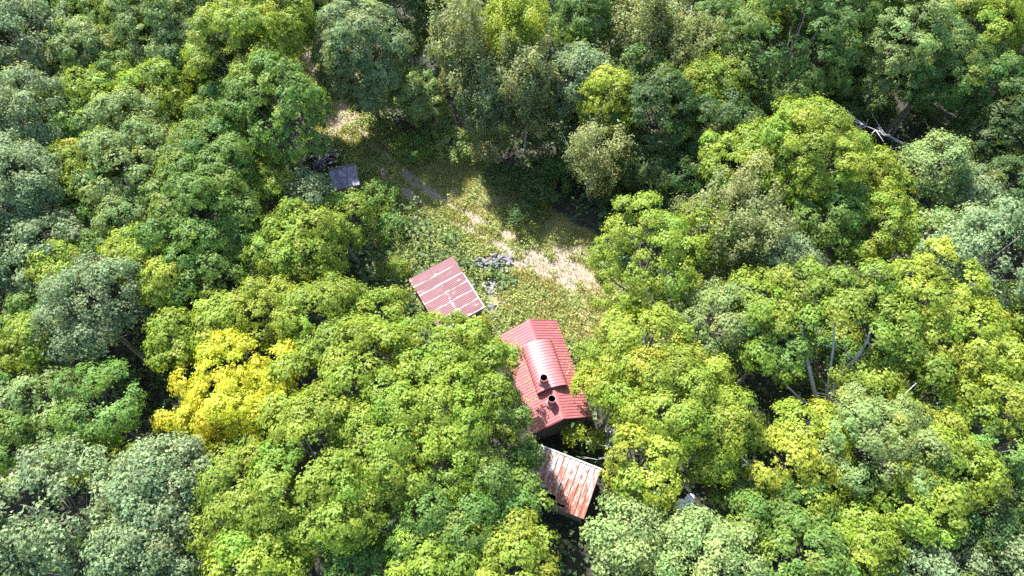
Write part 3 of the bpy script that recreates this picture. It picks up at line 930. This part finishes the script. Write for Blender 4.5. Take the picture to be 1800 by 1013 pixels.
# ------------------------------------------------------------------ stuff: undergrowth, weeds, grass
def scatter_stuff(name, label, mat, pts, size, nper, spread, zr, rs, rnd=0.8, tintv=0.2, yellow=0.1, hue=0.02):
    n = len(pts)
    li = np.repeat(np.arange(n), nper)
    m = len(li)
    off = rs.normal(size=(m, 3)) * np.array([spread, spread, 0])
    pos = pts[li] + off
    pos[:, 2] += np.abs(rs.normal(size=m)) * zr[li] * np.exp(-(off[:, 0] ** 2 + off[:, 1] ** 2) / (2 * spread ** 2) * 0.6)
    nr = rs.normal(size=(m, 3)) * rnd * 0.6 + np.array([0, 0, 0.9])
    v, f = leaf_tris(pos, nr, np.full(m, size), rs)
    bh, bv, by = rs.normal(size=n) * hue, rs.normal(size=n) * tintv * 0.6, np.clip(rs.normal(size=n) * 0.5 - 0.2, 0, 1) * yellow * 2
    tint = np.stack([bh[li] + rs.normal(size=m) * 0.008, bv[li] + rs.normal(size=m) * tintv, np.clip(by[li], 0, 0.8)], 1)
    o = link(name, mesh_np(name, v, f, mat, {'tint': tint}))
    return tag(o, label, kind='stuff')


def floor_points(n, x0, x1, y0, y1, rs):
    x, y = rs.uniform(x0, x1, n), rs.uniform(y0, y1, n)
    return x, y


BLOCK = []     # footprints kept free of plants: (cx, cy, angle, half x, half y)


def free(x, y, pad=0.0):
    ok = np.ones(len(x), bool)
    for cx, cy, an, hx, hy in BLOCK:
        dx, dy = x - cx, y - cy
        lx = dx * math.cos(an) + dy * math.sin(an)
        ly = -dx * math.sin(an) + dy * math.cos(an)
        ok &= ~((np.abs(lx) < hx + pad) & (np.abs(ly) < hy + pad))
    return ok


BLOCK += [(P(867, 463, 0)[0], P(867, 463, 0)[1], 0.0, 1.7, 0.5), (P(864, 522, 0)[0], P(864, 522, 0)[1], 0.15, 0.42, 1.7), (P(1205, 882, 0)[0], P(1205, 882, 0)[1], 0, 1.2, 1.2), (2.42, 19.77, rad(16.6), 2.1, 3.9), (-5.2, 27.0, rad(30.9), 1.9, 2.7), (3.9, 12.0, rad(-21.9), 2.2, 1.7), (-14.9, 38.9, rad(14), 1.2, 1.1)]

rs = np.random.default_rng(21)
x, y = floor_points(13000, -60, 60, 0, 78, rs)
s, g, w = cover(x, y)
yard = in_poly(x, y, YARD)
keep = (np.maximum(s, g) < 0.35) & free(x, y, 0.3) & ~(yard & (rs.random(len(x)) < 0.5)) & (rs.random(len(x)) < 0.35 + 0.65 * smooth(vnoise(x, y, 6, 12), 0.35, 0.6))
x, y = x[keep], y[keep]
pts = np.stack([x, y, ground_z(x, y) + 0.05], 1)
scatter_stuff('undergrowth', 'dark leafy undergrowth between the trees', M['under'], pts, 0.30, 15, 0.5, rs.uniform(0.2, 1.9, len(x)) ** 1.3, rs)

x, y = floor_points(26000, -22, 14, 14, 56, rs)
s, g, w = cover(x, y)
p_ = w * (1 - 0.9 * s) * (1 - 0.5 * np.clip(g, 0, 1))
keep = (rs.random(len(x)) < p_) & free(x, y, 0.1)
x, y = x[keep], y[keep]
pts = np.stack([x, y, ground_z(x, y) + 0.02], 1)
scatter_stuff('weeds', 'low leafy weeds covering the clearing around the barn', M['weed'], pts, 0.15, 17, 0.24, 0.10 + 0.35 * vnoise(x, y, 1.5, 31), rs, hue=0.014, yellow=0.15)

x, y = floor_points(420000, -24, 14, 14, 60, rs)
s, g, w = cover(x, y)
keep = (rs.random(len(x)) < np.clip(g, 0, 1) * (1 - 0.86 * s)) & free(x, y, 0.05)
x, y = x[keep], y[keep]
n = len(x)
h = rs.uniform(0.16, 0.42, n) * (0.6 + 0.8 * vnoise(x, y, 2, 8))
an, ln = rs.uniform(0, 6.28, n), rs.normal(size=(n, 2)) * 0.12
wv = np.stack([np.cos(an), np.sin(an)], 1) * 0.03
z0 = ground_z(x, y) - 0.02
v = np.empty((n, 3, 3))
v[:, 0] = np.stack([x - wv[:, 0], y - wv[:, 1], z0], 1)
v[:, 1] = np.stack([x + wv[:, 0], y + wv[:, 1], z0], 1)
v[:, 2] = np.stack([x + ln[:, 0], y + ln[:, 1], z0 + h], 1)
patch = vnoise(x, y, 1.8, 77)
tint = np.stack([np.clip(patch - 0.45, 0, 1) * 0.14 + rs.normal(size=n) * 0.008, rs.normal(size=n) * 0.22, rs.random(n) * 0.05], 1)
tag(link('grass', mesh_np('grass', v.reshape(-1, 3), np.arange(n * 3).reshape(n, 3), M['grass'], {'tint': tint})), 'dry straw-coloured grass along the track', kind='stuff')


# ------------------------------------------------------------------ buildings
def sheet_mesh(name, mat, W, L, ribs, rib_h=0.03, kind='rib', lap=0.03):
    """sheet metal, x across 0..W(+lap), y down the slope 0..L, z up; ribs run along y"""
    pr = []
    step = W / ribs
    for i in range(ribs):
        x0 = i * step
        if kind == 'rib':
            pr += [(x0, 0), (x0 + step * 0.10, rib_h), (x0 + step * 0.24, rib_h), (x0 + step * 0.34, 0)]
        else:
            pr += [(x0, 0), (x0 + step * 0.25, rib_h * 0.8), (x0 + step * 0.5, rib_h), (x0 + step * 0.75, rib_h * 0.3)]
    pr += [(W, 0), (W + lap, rib_h * 1.1)]
    v, f = [], []
    for yy in (0, L):
        for (a, b) in pr: v.append((a, yy, b))
    n = len(pr)
    for i in range(n - 1): f.append((i, i + 1, n + i + 1, n + i))
    # thickness
    for yy in (0, L):
        for (a, b) in pr: v.append((a, yy, b - 0.008))
    for i in range(n - 1): f.append((2 * n + i + 1, 2 * n + i, 3 * n + i, 3 * n + i + 1))
    for i in range(n - 1):
        f.append((i + 1, i, 2 * n + i, 2 * n + i + 1))
        f.append((n + i, n + i + 1, 3 * n + i + 1, 3 * n + i))
    f.append((0, n, 3 * n, 2 * n)); f.append((n - 1, 3 * n - 1, 4 * n - 1, 2 * n - 1))
    return mesh_pd(name, v, f, mat)


def frame(o, origin, xa, ya):
    """local matrix: x axis xa, y axis ya"""
    xa, ya = Vector(xa).normalized(), Vector(ya).normalized()
    za = xa.cross(ya)
    m = Matrix((xa, ya, za)).transposed().to_4x4()
    m.translation = Vector(origin)
    o.matrix_local = m
    return o


def box_mesh(name, mat, sx, sy, sz):
    g = Geo()
    g.box(-sx / 2, sx / 2, -sy / 2, sy / 2, 0, sz)
    return g.mesh(name, mat)


def board_wall(root, a, b, z0, top_fn, width=0.2, thick=0.03, mat='board', rs=None):
    """upright boards from a to b (local xy); top_fn(t) height at share t"""
    a, b = np.array(a, float), np.array(b, float)
    L = np.linalg.norm(b - a)
    n = max(1, int(round(L / width)))
    d = (b - a) / L
    ang = math.atan2(d[1], d[0])
    for i in range(n):
        w = L / n - 0.012
        zt0, zt1 = top_fn((i + 0.05) / n), top_fn((i + 0.95) / n)
        g = Geo()
        g.box(-w / 2, w / 2, -thick / 2, thick / 2, 0, 1)
        for k, (vx, vy, vz) in enumerate(g.v):
            g.v[k] = (vx, vy, z0 if vz == 0 else (zt0 if vx < 0 else zt1))
        c = a + d * (i + 0.5) * L / n
        jit = (rs.uniform(-0.008, 0.008) if rs is not None else 0)
        link('board', g.mesh('board', M[mat]), root, (c[0] - d[1] * jit, c[1] + d[0] * jit, 0), (0, 0, ang))


# ---- red house: gable roof along local y
hrz = rad(16.58)
house = empty('red_roofed_house', (2.423, 19.767, 0), hrz)
tag(house, 'wooden house under a red ribbed metal gable roof with a raised vent', 'house')
HW, HL, ZE, ZR = 2.28, 4.03, 2.95, 4.32
rs = np.random.default_rng(5)
wx, wy = HW - 0.35, HL - 0.3


def gable_top(t):
    return ZE - 0.02 + (ZR - ZE) * (1 - abs(2 * t - 1) * wx / HW) - 0.16


board_wall(house, (-wx, -wy), (wx, -wy), 0, gable_top, rs=rs)
board_wall(house, (wx, wy), (-wx, wy), 0, gable_top, width=0.25, rs=rs)
eave_h = gable_top(0)
board_wall(house, (wx, -wy), (wx, wy), 0, lambda t: eave_h, width=0.3, rs=rs)
board_wall(house, (-wx, wy), (-wx, -wy), 0, lambda t: eave_h, width=0.3, rs=rs)
slope = math.hypot(HW, ZR - ZE)
NSH = 9
SW = 2 * HL / NSH
shm = sheet_mesh('roof_sheet', M['red_sheet'], SW, slope, 4, 0.032)
for i in range(NSH):
    y0 = -HL + i * SW
    o = link('roof_sheet', shm, house)          # right slope: x axis along -y so the normal is up
    frame(o, (0.0, y0 + SW, ZR + 0.002 * (i % 2)), (0, -1, 0), (HW, 0, ZE - ZR))
    o = link('roof_sheet', shm, house)
    frame(o, (0.0, y0, ZR + 0.002 * (i % 2)), (0, 1, 0), (-HW, 0, ZE - ZR))
dz = (ZR - ZE) / HW
for y0, y1 in ((-HL - 0.03, -1.85), (2.05, HL + 0.03)):
    v = [(-0.17, y0, ZR - 0.17 * dz + 0.045), (0, y0, ZR + 0.06), (0.17, y0, ZR - 0.17 * dz + 0.045), (-0.17, y1, ZR - 0.17 * dz + 0.045), (0, y1, ZR + 0.06), (0.17, y1, ZR - 0.17 * dz + 0.045)]
    link('ridge_cap', mesh_pd('ridge_cap', v, [(0, 1, 4, 3), (1, 2, 5, 4)], M['red_sheet']), house)
for sgn in (-1, 1):
    for yy in (-HL - 0.015, HL + 0.015):
        g = Geo()
        g.tube([(0, yy, ZR - 0.05), (sgn * HW, yy, ZE - 0.05)], [0.045, 0.045], 4)
        link('barge_board', g.mesh('barge_board', M['pipe']), house)

# raised vent: an arched ribbed sheet over the ridge, open at the ends
vent = empty('ridge_vent', (0, 0, 0)); vent.parent = house
VY0, VY1, VR = -1.72, 2.1, 1.15
zb = ZR - VR * dz + 0.26          # foot of the arch above the slope
ht = 0.66
NR = 16
prof = []
for i in range(21):
    t = math.pi * i / 20
    prof.append((-math.cos(t) * VR, zb + ht * (math.sin(t) ** 0.85 if math.sin(t) > 0 else 0) ))
nv = 4
for s_i in range(nv):
    ya, yb = VY0 + (VY1 - VY0) * s_i / nv, VY0 + (VY1 - VY0) * (s_i + 1) / nv
    ys = []
    for r_ in range(4):
        st = (yb - ya) / 4
        q = ya + r_ * st
        ys += [(q, 0), (q + st * 0.12, 0.028), (q + st * 0.26, 0.028), (q + st * 0.38, 0)]
    ys.append((yb, 0))
    v, f = [], []
    for (yy, hh) in ys:
        for k, (a, b) in enumerate(prof):
            t = math.pi * k / 20
            v.append((a - math.cos(t) * hh, yy, b + math.sin(t) * hh))
    m_ = len(prof)
    for i in range(len(ys) - 1):
        for k in range(m_ - 1):
            f.append((i * m_ + k, i * m_ + k + 1, (i + 1) * m_ + k + 1, (i + 1) * m_ + k))
    f = [tuple(reversed(q)) for q in f]
    me = mesh_pd('vent_sheet', v, f, M['red_sheet'])
    link('vent_sheet', me, vent)
for sgn in (-1, 1):
    for yy in (VY0 + 0.12, 0.2, VY1 - 0.12):
        g = Geo()
        g.box(sgn * (VR - 0.06) - 0.035, sgn * (VR - 0.06) + 0.035, yy - 0.035, yy + 0.035, ZR - VR * dz - 0.05, zb + 0.05)
        link('vent_post', g.mesh('vent_post', M['post']), vent)


def chimney(lx, ly, z0, z1, r, zc_):
    c = empty('chimney', (lx, ly, 0)); c.parent = house
    g = Geo()
    n = 20
    for zz, rr in ((z0, r), (z1, r)):
        for k in range(n):
            t = 2 * math.pi * k / n
            g.v.append((rr * math.cos(t), rr * math.sin(t), zz))
    for k in range(n):
        q = (k + 1) % n
        g.f.append((k, q, n + q, n + k))
    link('pipe', g.mesh('pipe', M['pipe'], True), c)
    g = Geo()
    for zz, rr in ((z1 + 0.004, r + 0.010), (z1 + 0.004, r - 0.015), (z1 - 0.9, r - 0.015)):
        for k in range(n):
            t = 2 * math.pi * k / n
            g.v.append((rr * math.cos(t), rr * math.sin(t), zz))
    for k in range(2 * n):
        q = (k + 1) % n + (k // n) * n
        g.f.append((k, q, n + q, n + k))
    o = link('rim', g.mesh('rim', M['pipe_rim']), c)
    g = Geo()
    for zz in (z1 - 0.02, z1 - 0.6):
        for k in range(n):
            t = 2 * math.pi * k / n
            g.v.append(((r - 0.02) * math.cos(t), (r - 0.02) * math.sin(t), zz))
    for k in range(n):
        q = (k + 1) % n
        g.f.append((q, k, n + k, n + q))
    g.f.append(tuple(n + k for k in range(n)))
    link('flue', g.mesh('flue', M['flue_black']), c)
    g = Geo()
    g.tube([(0, 0, zc_ - 0.12), (0, 0, zc_ + 0.03), (0, 0, zc_ + 0.14)], [r + 0.13, r + 0.10, r + 0.012], n, False)
    link('flashing', g.mesh('flashing', M['pipe_rim'], True), c)


def house_local(px, py, z):
    p = P(px, py, z) - np.array([2.423, 19.767, 0])
    return p[0] * math.cos(hrz) + p[1] * math.sin(hrz), -p[0] * math.sin(hrz) + p[1] * math.cos(hrz)


c1 = house_local(956, 664, 5.2)
chimney(c1[0], c1[1], ZR - 0.3, 5.2, 0.27, zb + ht * 0.97)
c2 = house_local(970, 701, 4.95)
chimney(c2[0], c2[1], ZR - 0.6, 4.95, 0.27, ZR - abs(c2[0]) * dz + 0.05)

# ---- barn with the faded roof
a_, b_, c_ = P(727, 487, 2.6), P(802, 450, 2.75), P(845, 545, 2.75)
brz = math.atan2(b_[1] - a_[1], b_[0] - a_[0])
bc = (a_ + c_) / 2
barn = empty('barn', (bc[0], bc[1], 0), brz)
tag(barn, 'low barn with a faded pinkish red sheet roof streaked white', 'barn')
BX, BY = 1.98, 2.74
zl, zh = 2.45, 2.85          # low on the left (-x), high on the right
wxb, wyb = BX - 0.2, BY - 0.22
hb = lambda xx: zl + (zh - zl) * (xx + BX) / (2 * BX) - 0.13
board_wall(barn, (-wxb, -wyb), (wxb, -wyb), 0, lambda t: hb(-wxb + 2 * wxb * t), rs=rs)
board_wall(barn, (wxb, wyb), (-wxb, wyb), 0, lambda t: hb(wxb - 2 * wxb * t), rs=rs)
board_wall(barn, (wxb, -wyb), (wxb, wyb), 0, lambda t: hb(wxb), rs=rs)
board_wall(barn, (-wxb, wyb), (-wxb, -wyb), 0, lambda t: hb(-wxb), width=0.3, rs=rs)
NB_ = 6
bw = 2 * BY / NB_
dx, dzb = 2 * BX, zl - zh
bl = math.hypot(dx, dzb)
up_sheet = sheet_mesh('roof_sheet', M['pink_sheet'], bw, bl * 0.53, 6, 0.022, 'wave')
lo_sheet = sheet_mesh('roof_sheet', M['pink_sheet'], bw, bl * 0.50, 6, 0.022, 'wave')
for i in range(NB_):
    y0 = -BY + i * bw
    split = 0.50 + rs.uniform(-0.015, 0.015)
    j = rs.uniform(-0.03, 0.03)
    o = link('roof_sheet', lo_sheet, barn)
    frame(o, (BX - dx * split + j, y0, zh + dzb * split + 0.003 * (i % 3)), (0, 1, 0.002), (-dx, rs.uniform(-0.02, 0.02), dzb))
    o = link('roof_sheet', up_sheet, barn)
    frame(o, (BX + j * 0.5, y0, zh + 0.03 + 0.003 * (i % 3)), (0, 1, 0.002), (-dx, rs.uniform(-0.02, 0.02), dzb))
g = Geo(); g.box(BX - 0.05, BX + 0.02, -BY - 0.02, 0.8, zh + 0.062, zh + 0.085)
link('edge_flashing', g.mesh('edge_flashing', M['galv']), barn)
for yy in (-BY - 0.01, BY + 0.04):
    g = Geo(); g.tube([(-BX, yy, zl - 0.05), (BX, yy, zh - 0.05)], [0.05, 0.05], 4)
    link('rafter', g.mesh('rafter', M['junkwood']), barn)

# ---- rusty roofed shed
a_, b_, c_ = P(950, 783, 2.7), P(1057, 825, 2.7), P(1030, 912, 2.4)
rrz = math.atan2(b_[1] - a_[1], b_[0] - a_[0])
xa = np.array([math.cos(rrz), math.sin(rrz)])
mid = (a_ + b_) / 2
RX, RYL = np.linalg.norm(b_ - a_) / 2, 3.55
rust = empty('rusty_roofed_shed', (mid[0] + xa[1] * RYL / 2, mid[1] - xa[0] * RYL / 2, 0), rrz)
tag(rust, 'shed with a torn rusty corrugated roof patched with white bare metal', 'shed')
zt, zlo = 2.7, 2.35
hr = lambda yy: zlo + (zt - zlo) * (yy + RYL / 2) / RYL - 0.12
wr, wyr = RX - 0.15, RYL / 2 - 0.2
board_wall(rust, (-wr, -wyr), (wr, -wyr), 0, lambda t: hr(-wyr), rs=rs)
board_wall(rust, (wr, wyr), (-wr, wyr), 0, lambda t: hr(wyr), rs=rs)
board_wall(rust, (wr, -wyr), (wr, wyr), 0, lambda t: hr(-wyr + 2 * wyr * t), rs=rs)
board_wall(rust, (-wr, wyr), (-wr, -wyr), 0, lambda t: hr(wyr - 2 * wyr * t), rs=rs)
NRS = 6
rw = 2 * RX / NRS
lens = [0.62, 0.66, 0.80, 0.90, 1.0, 1.0]
for i in range(NRS):
    L = math.hypot(RYL, zt - zlo) * lens[i]
    me = sheet_mesh('roof_sheet', M['rust_sheet'], rw, L, 2, 0.05)
    # x axis must run so that the normal points up: down-slope is -y, so x axis is -x
    o = link('roof_sheet', me, rust)
    frame(o, (-RX + (i + 1) * rw, RYL / 2, zt + 0.004 * (i % 2)), (-1, 0, 0), (rs.uniform(-0.01, 0.01), -RYL, zlo - zt))
g = Geo(); g.box(-RX - 0.03, RX + 0.03, RYL / 2 - 0.06, RYL / 2 + 0.04, zt + 0.056, zt + 0.075)
link('ridge_flashing', g.mesh('ridge_flashing', M['galv']), rust)
for k, yy in enumerate((-RYL / 2 + 0.15, -RYL / 2 + 0.95, 0.0)):
    g = Geo(); g.box(-RX + 0.02, RX - 0.02, yy - 0.05, yy + 0.05, hr(yy) + 0.02, hr(yy) + 0.10)
    link('rafter', g.mesh('rafter', M['junkwood']), rust)
# torn bits still hanging on the open corner
for k in range(9):
    sx, sy = rs.uniform(0.12, 0.4), rs.uniform(0.3, 0.8)
    me = sheet_mesh('torn_sheet', M['rust_sheet'] if k % 3 else M['galv'], sx, sy, 2, 0.03)
    yy = rs.uniform(-1.5, -0.2)
    o = link('torn_sheet', me, rust)
    o.location = (rs.uniform(-RX, -RX + 1.7), yy, hr(yy) + 0.14 + rs.uniform(0, 0.06))
    o.rotation_euler = (rs.uniform(-0.25, 0.15), rs.uniform(-0.2, 0.2), rs.uniform(0, 3.1))

# ---- small grey shed
q0, q1, q2 = P(578, 300, 2.4), P(624, 290, 2.4), P(632, 322, 2.2)
srz = math.atan2(q1[1] - q0[1], q1[0] - q0[0])
sc_ = (q0 + q2) / 2
shed = empty('small_shed', (sc_[0], sc_[1], 0), srz)
tag(shed, 'small shaded plank shed with a dull violet grey sheet roof by the track', 'shed')
SX, SY = 1.2, 1.1
board_wall(shed, (-SX + .1, -SY + .1), (SX - .1, -SY + .1), 0, lambda t: 2.02, rs=rs)
board_wall(shed, (SX - .1, SY - .1), (-SX + .1, SY - .1), 0, lambda t: 2.3, rs=rs)
board_wall(shed, (SX - .1, -SY + .1), (SX - .1, SY - .1), 0, lambda t: 2.02 + 0.28 * t, rs=rs)
board_wall(shed, (-SX + .1, SY - .1), (-SX + .1, -SY + .1), 0, lambda t: 2.3 - 0.28 * t, rs=rs)
sw = 2 * SX / 3
me = sheet_mesh('roof_sheet', M['grey_sheet'], sw, math.hypot(2 * SY, 0.3), 4, 0.02)
for i in range(3):
    o = link('roof_sheet', me, shed)
    frame(o, (-SX + (i + 1) * sw, SY, 2.42 + 0.004 * (i % 2)), (-1, 0, 0), (0, -2 * SY, -0.30))
g = Geo(); g.box(-SX, SX, SY - 0.12, SY + 0.03, 2.46, 2.48)
link('edge_flashing', g.mesh('edge_flashing', M['junkwood']), shed)

# ------------------------------------------------------------------ small things
rs = np.random.default_rng(17)
# discarded planks left of the small shed
for k in range(26):
    p = P(rs.uniform(548, 590), rs.uniform(252, 302), 0)
    L = rs.uniform(0.9, 2.4)
    o = link('plank', box_mesh('plank', M['junkwood'], L, rs.uniform(0.09, 0.2), 0.04), None,
             (p[0], p[1], 0.12 + 0.028 * k + float(ground_z(p[0], p[1]))), (rs.uniform(-0.12, 0.12), rs.uniform(-0.16, 0.16), rs.uniform(0, 3.1)))
    tag(o, 'weathered grey plank in the jumbled heap beside the small shed', 'plank', 'planks heaped beside the small shed')


def stone_mesh(rs):
    v, f = [], []
    import itertools
    n, m = 8, 5
    sc = rs.uniform(0.7, 1.2, 3) * np.array([1, 1, 0.7])
    for i in range(1, m):
        for k in range(n):
            a, t = math.pi * i / m, 2 * math.pi * (k + 0.5 * (i % 2)) / n
            p = np.array([math.sin(a) * math.cos(t), math.sin(a) * math.sin(t), math.cos(a)])
            v.append(p * sc * rs.uniform(0.78, 1.12))
    for i in range(m - 2):
        for k in range(n):
            q = (k + 1) % n
            f.append((i * n + k, (i + 1) * n + k, (i + 1) * n + q, i * n + q))
    v.append(np.array([0, 0, 1]) * sc); v.append(np.array([0, 0, -1]) * sc)
    for k in range(n):
        q = (k + 1) % n
        f.append((len(v) - 2, k, q)); f.append((len(v) - 1, (m - 2) * n + q, (m - 2) * n + k))
    return mesh_pd('stone', v, f, M['stone'])


stones = [stone_mesh(rs) for _ in range(7)]


def stone(px, py, r, label, group, z=0.0):
    p = P(px, py, 0)
    o = link('stone', stones[rs.integers(7)], None, (p[0], p[1], float(ground_z(p[0], p[1])) + r * 0.25 + z), (rs.uniform(-.3, .3), rs.uniform(-.3, .3), rs.uniform(0, 6)))
    o.scale = (r * rs.uniform(0.8, 1.5), r * rs.uniform(0.7, 1.1), r * rs.uniform(0.6, 0.9))
    tag(o, label, 'stone', group)


for k in range(60):
    t = rs.random()
    stone(838 + 58 * t + rs.normal() * 3, 462 + rs.normal() * 7 - 6 * math.sin(t * 3), rs.uniform(0.09, 0.26), 'pale grey stone in the rubble row above the barn corner', 'stones in the rubble row', z=rs.uniform(0, 0.2))
for k in range(46):
    t = rs.random()
    stone(866 + rs.normal() * 9 - 6 * t, 495 + 55 * t, rs.uniform(0.09, 0.25), 'whitish stone strewn in the weeds right of the faded barn', 'stones strewn beside the barn')
for k in range(10):
    stone(880 + rs.normal() * 10, 588 + rs.normal() * 8, rs.uniform(0.10, 0.26), 'pale stone in the gap between barn and red house', 'stones between barn and house')
for k in range(12):
    t = rs.random()
    stone(725 + 75 * t + rs.normal() * 4, 470 - 30 * t + rs.normal() * 5, rs.uniform(0.12, 0.3), 'pale stone along the upper wall of the faded barn', 'stones along the barn wall')


for k in range(9):
    p = P(rs.uniform(838, 896), 462 + rs.normal() * 6, 0)
    o = link('plank', box_mesh('plank', M['junkwood'], rs.uniform(0.7, 1.6), rs.uniform(0.10, 0.22), 0.04), None,
             (p[0], p[1], 0.22 + 0.03 * k + float(ground_z(p[0], p[1]))), (rs.uniform(-0.12, 0.12), rs.uniform(-0.16, 0.16), rs.uniform(-0.5, 0.7)))
    tag(o, 'bleached plank lying on the rubble row above the barn corner', 'plank', 'planks on the rubble row')


def drum(px, py, r, h, label, tilt):
    p = P(px, py, h)
    root = empty('drum', (p[0], p[1], float(ground_z(p[0], p[1]))))
    root.rotation_euler = (tilt, 0, 0.4)
    g = Geo()
    g.tube([(0, 0, 0), (0, 0, h * .3), (0, 0, h * .33), (0, 0, h * .36), (0, 0, h * .66), (0, 0, h * .69), (0, 0, h * .97), (0, 0, h)], [r * .97, r, r * 1.03, r, r, r * 1.03, r, r * .94], 22)
    link('barrel', g.mesh('barrel', M['white'], False), root)
    g = Geo()
    g.tube([(0, 0, h + .003), (0, 0, h + .035), (0, 0, h + .045)], [r * .9, r * .9, r * .82], 22)
    link('lid', g.mesh('lid', M['white']), root)
    tag(root, label, 'drum', 'white drums under the lower right trees')


drum(1199, 886, 0.36, 0.95, 'white plastic drum, the lower left of the two under lime crowns', 0.02)
drum(1214, 877, 0.33, 1.05, 'white plastic drum, the upper right of the two under lime crowns', -0.03)

# grey heap in the gap between the roofs
hp = P(1077, 768, 0)
g = Geo()
n, m = 22, 10
for i in range(m):
    for k in range(n):
        t, q = 2 * math.pi * k / n, i / (m - 1)
        r = 1.0 * (1 - q) * (1 + 0.22 * math.sin(3 * t + 1) + rs.normal() * 0.05)
        g.v.append((r * 1.15 * math.cos(t), r * 0.8 * math.sin(t), 0.75 * (1 - (1 - q) ** 2.2) + rs.normal() * 0.05 - 0.02))
for i in range(m - 1):
    for k in range(n):
        q = (k + 1) % n
        g.f.append((i * n + k, i * n + q, (i + 1) * n + q, (i + 1) * n + k))
heap = link('tarpaulin_heap', g.mesh('tarpaulin_heap', M['tarp']), None, (hp[0], hp[1], float(ground_z(hp[0], hp[1]))))
tag(heap, 'crumpled grey heap in the dark gap right of the red house gable', 'heap')


def branchy(name, base, spine, r, label, cat, n_side=7, spread=0.9, group=None, mat='dead'):
    spine = [np.array(p, float) for p in spine]
    base = np.array(base, float)
    g = Geo()
    loc = [p - base for p in spine]
    g.tube(loc, [r * (1 - 0.85 * i / (len(loc) - 1)) for i in range(len(loc))], 6)
    for k in range(n_side):
        i = rs.integers(0, len(loc) - 1)
        t = rs.random()
        s = loc[i] * (1 - t) + loc[i + 1] * t
        dirn = (loc[i + 1] - loc[i]) / np.linalg.norm(loc[i + 1] - loc[i])
        e = s + dirn * rs.uniform(0.3, 1.0) * spread + rs.normal(size=3) * np.array([0.5, 0.5, 0.2]) * spread
        g.tube([s, (s + e) / 2 + rs.normal(size=3) * 0.08, e], [r * 0.35, r * 0.25, 0.012], 4, False)
    o = link(name, g.mesh(name, M[mat], True), None, tuple(base))
    return tag(o, label, cat, group)


branchy('dead_branch', P(1090, 805, 2.2), [P(1100, 796, 2.6), P(1070, 805, 2.4), P(1048, 808, 2.2), P(1025, 803, 2.0)], 0.06, 'bleached bare branch just above the rusty roof corner', 'branch', 6, 0.6)
branchy('dead_branch', P(1080, 785, 2.4), [P(1085, 788, 2.6), P(1052, 782, 2.5), P(1030, 775, 2.6), P(1018, 770, 2.5)], 0.06, 'bleached bare branch beside the grey heap in the gap', 'branch', 6, 0.6)
branchy('fallen_dead_tree', P(1600, 262, 0), [P(1605, 262, 3.0), P(1585, 252, 4.4), P(1560, 238, 5.6), P(1532, 226, 6.2), P(1502, 214, 6.6)], 0.14, 'fallen dead tree with bleached branches in the black gap upper right', 'dead tree', 24, 2.1)
branchy('leaning_trunk', P(1545, 245, 0), [P(1545, 242, 0.2), P(1565, 222, 2.0), P(1590, 195, 4.5), P(1605, 175, 6.0)], 0.30, 'dark leaning trunk behind the fallen dead tree', 'trunk', 3, 1.2, mat='bark')
branchy('leaning_trunk', P(1655, 262, 0), [P(1655, 262, 0.2), P(1640, 240, 1.8), P(1625, 210, 4.2)], 0.14, 'thin grey leaning trunk right of the fallen dead tree', 'trunk', 3, 0.8, mat='bark_pale')
# fallen stick in the dark gap at lower right
branchy('dead_branch', P(1315, 815, 0.4), [P(1300, 800, 0.5), P(1320, 820, 0.6), P(1345, 828, 0.5)], 0.05, 'dead stick on the ground in the dark gap at lower right', 'branch', 5, 0.6)

# leaves blown onto the roofs
rs = np.random.default_rng(41)
lv = []
for k in range(150):
    yy, xx = rs.uniform(-HL, HL), HW * rs.uniform(-0.98, -0.5) if k < 95 else HW * rs.uniform(0.5, 0.98)
    z = ZR - abs(xx) * dz + 0.045
    lv.append((2.423 + xx * math.cos(hrz) - yy * math.sin(hrz), 19.767 + xx * math.sin(hrz) + yy * math.cos(hrz), z))
lv = np.array(lv)
v, f = leaf_tris(lv, np.tile([[0, 0, 1.0]], (len(lv), 1)) + rs.normal(size=(len(lv), 3)) * 0.15, np.full(len(lv), 0.13), rs)
tint = np.stack([rs.normal(size=len(lv)) * 0.02, rs.normal(size=len(lv)) * 0.25, rs.random(len(lv)) * 0.5], 1)
tag(link('fallen_leaves', mesh_np('fallen_leaves', v, f, M['weed'], {'tint': tint})), 'fallen leaves caught on the red roof', kind='stuff')
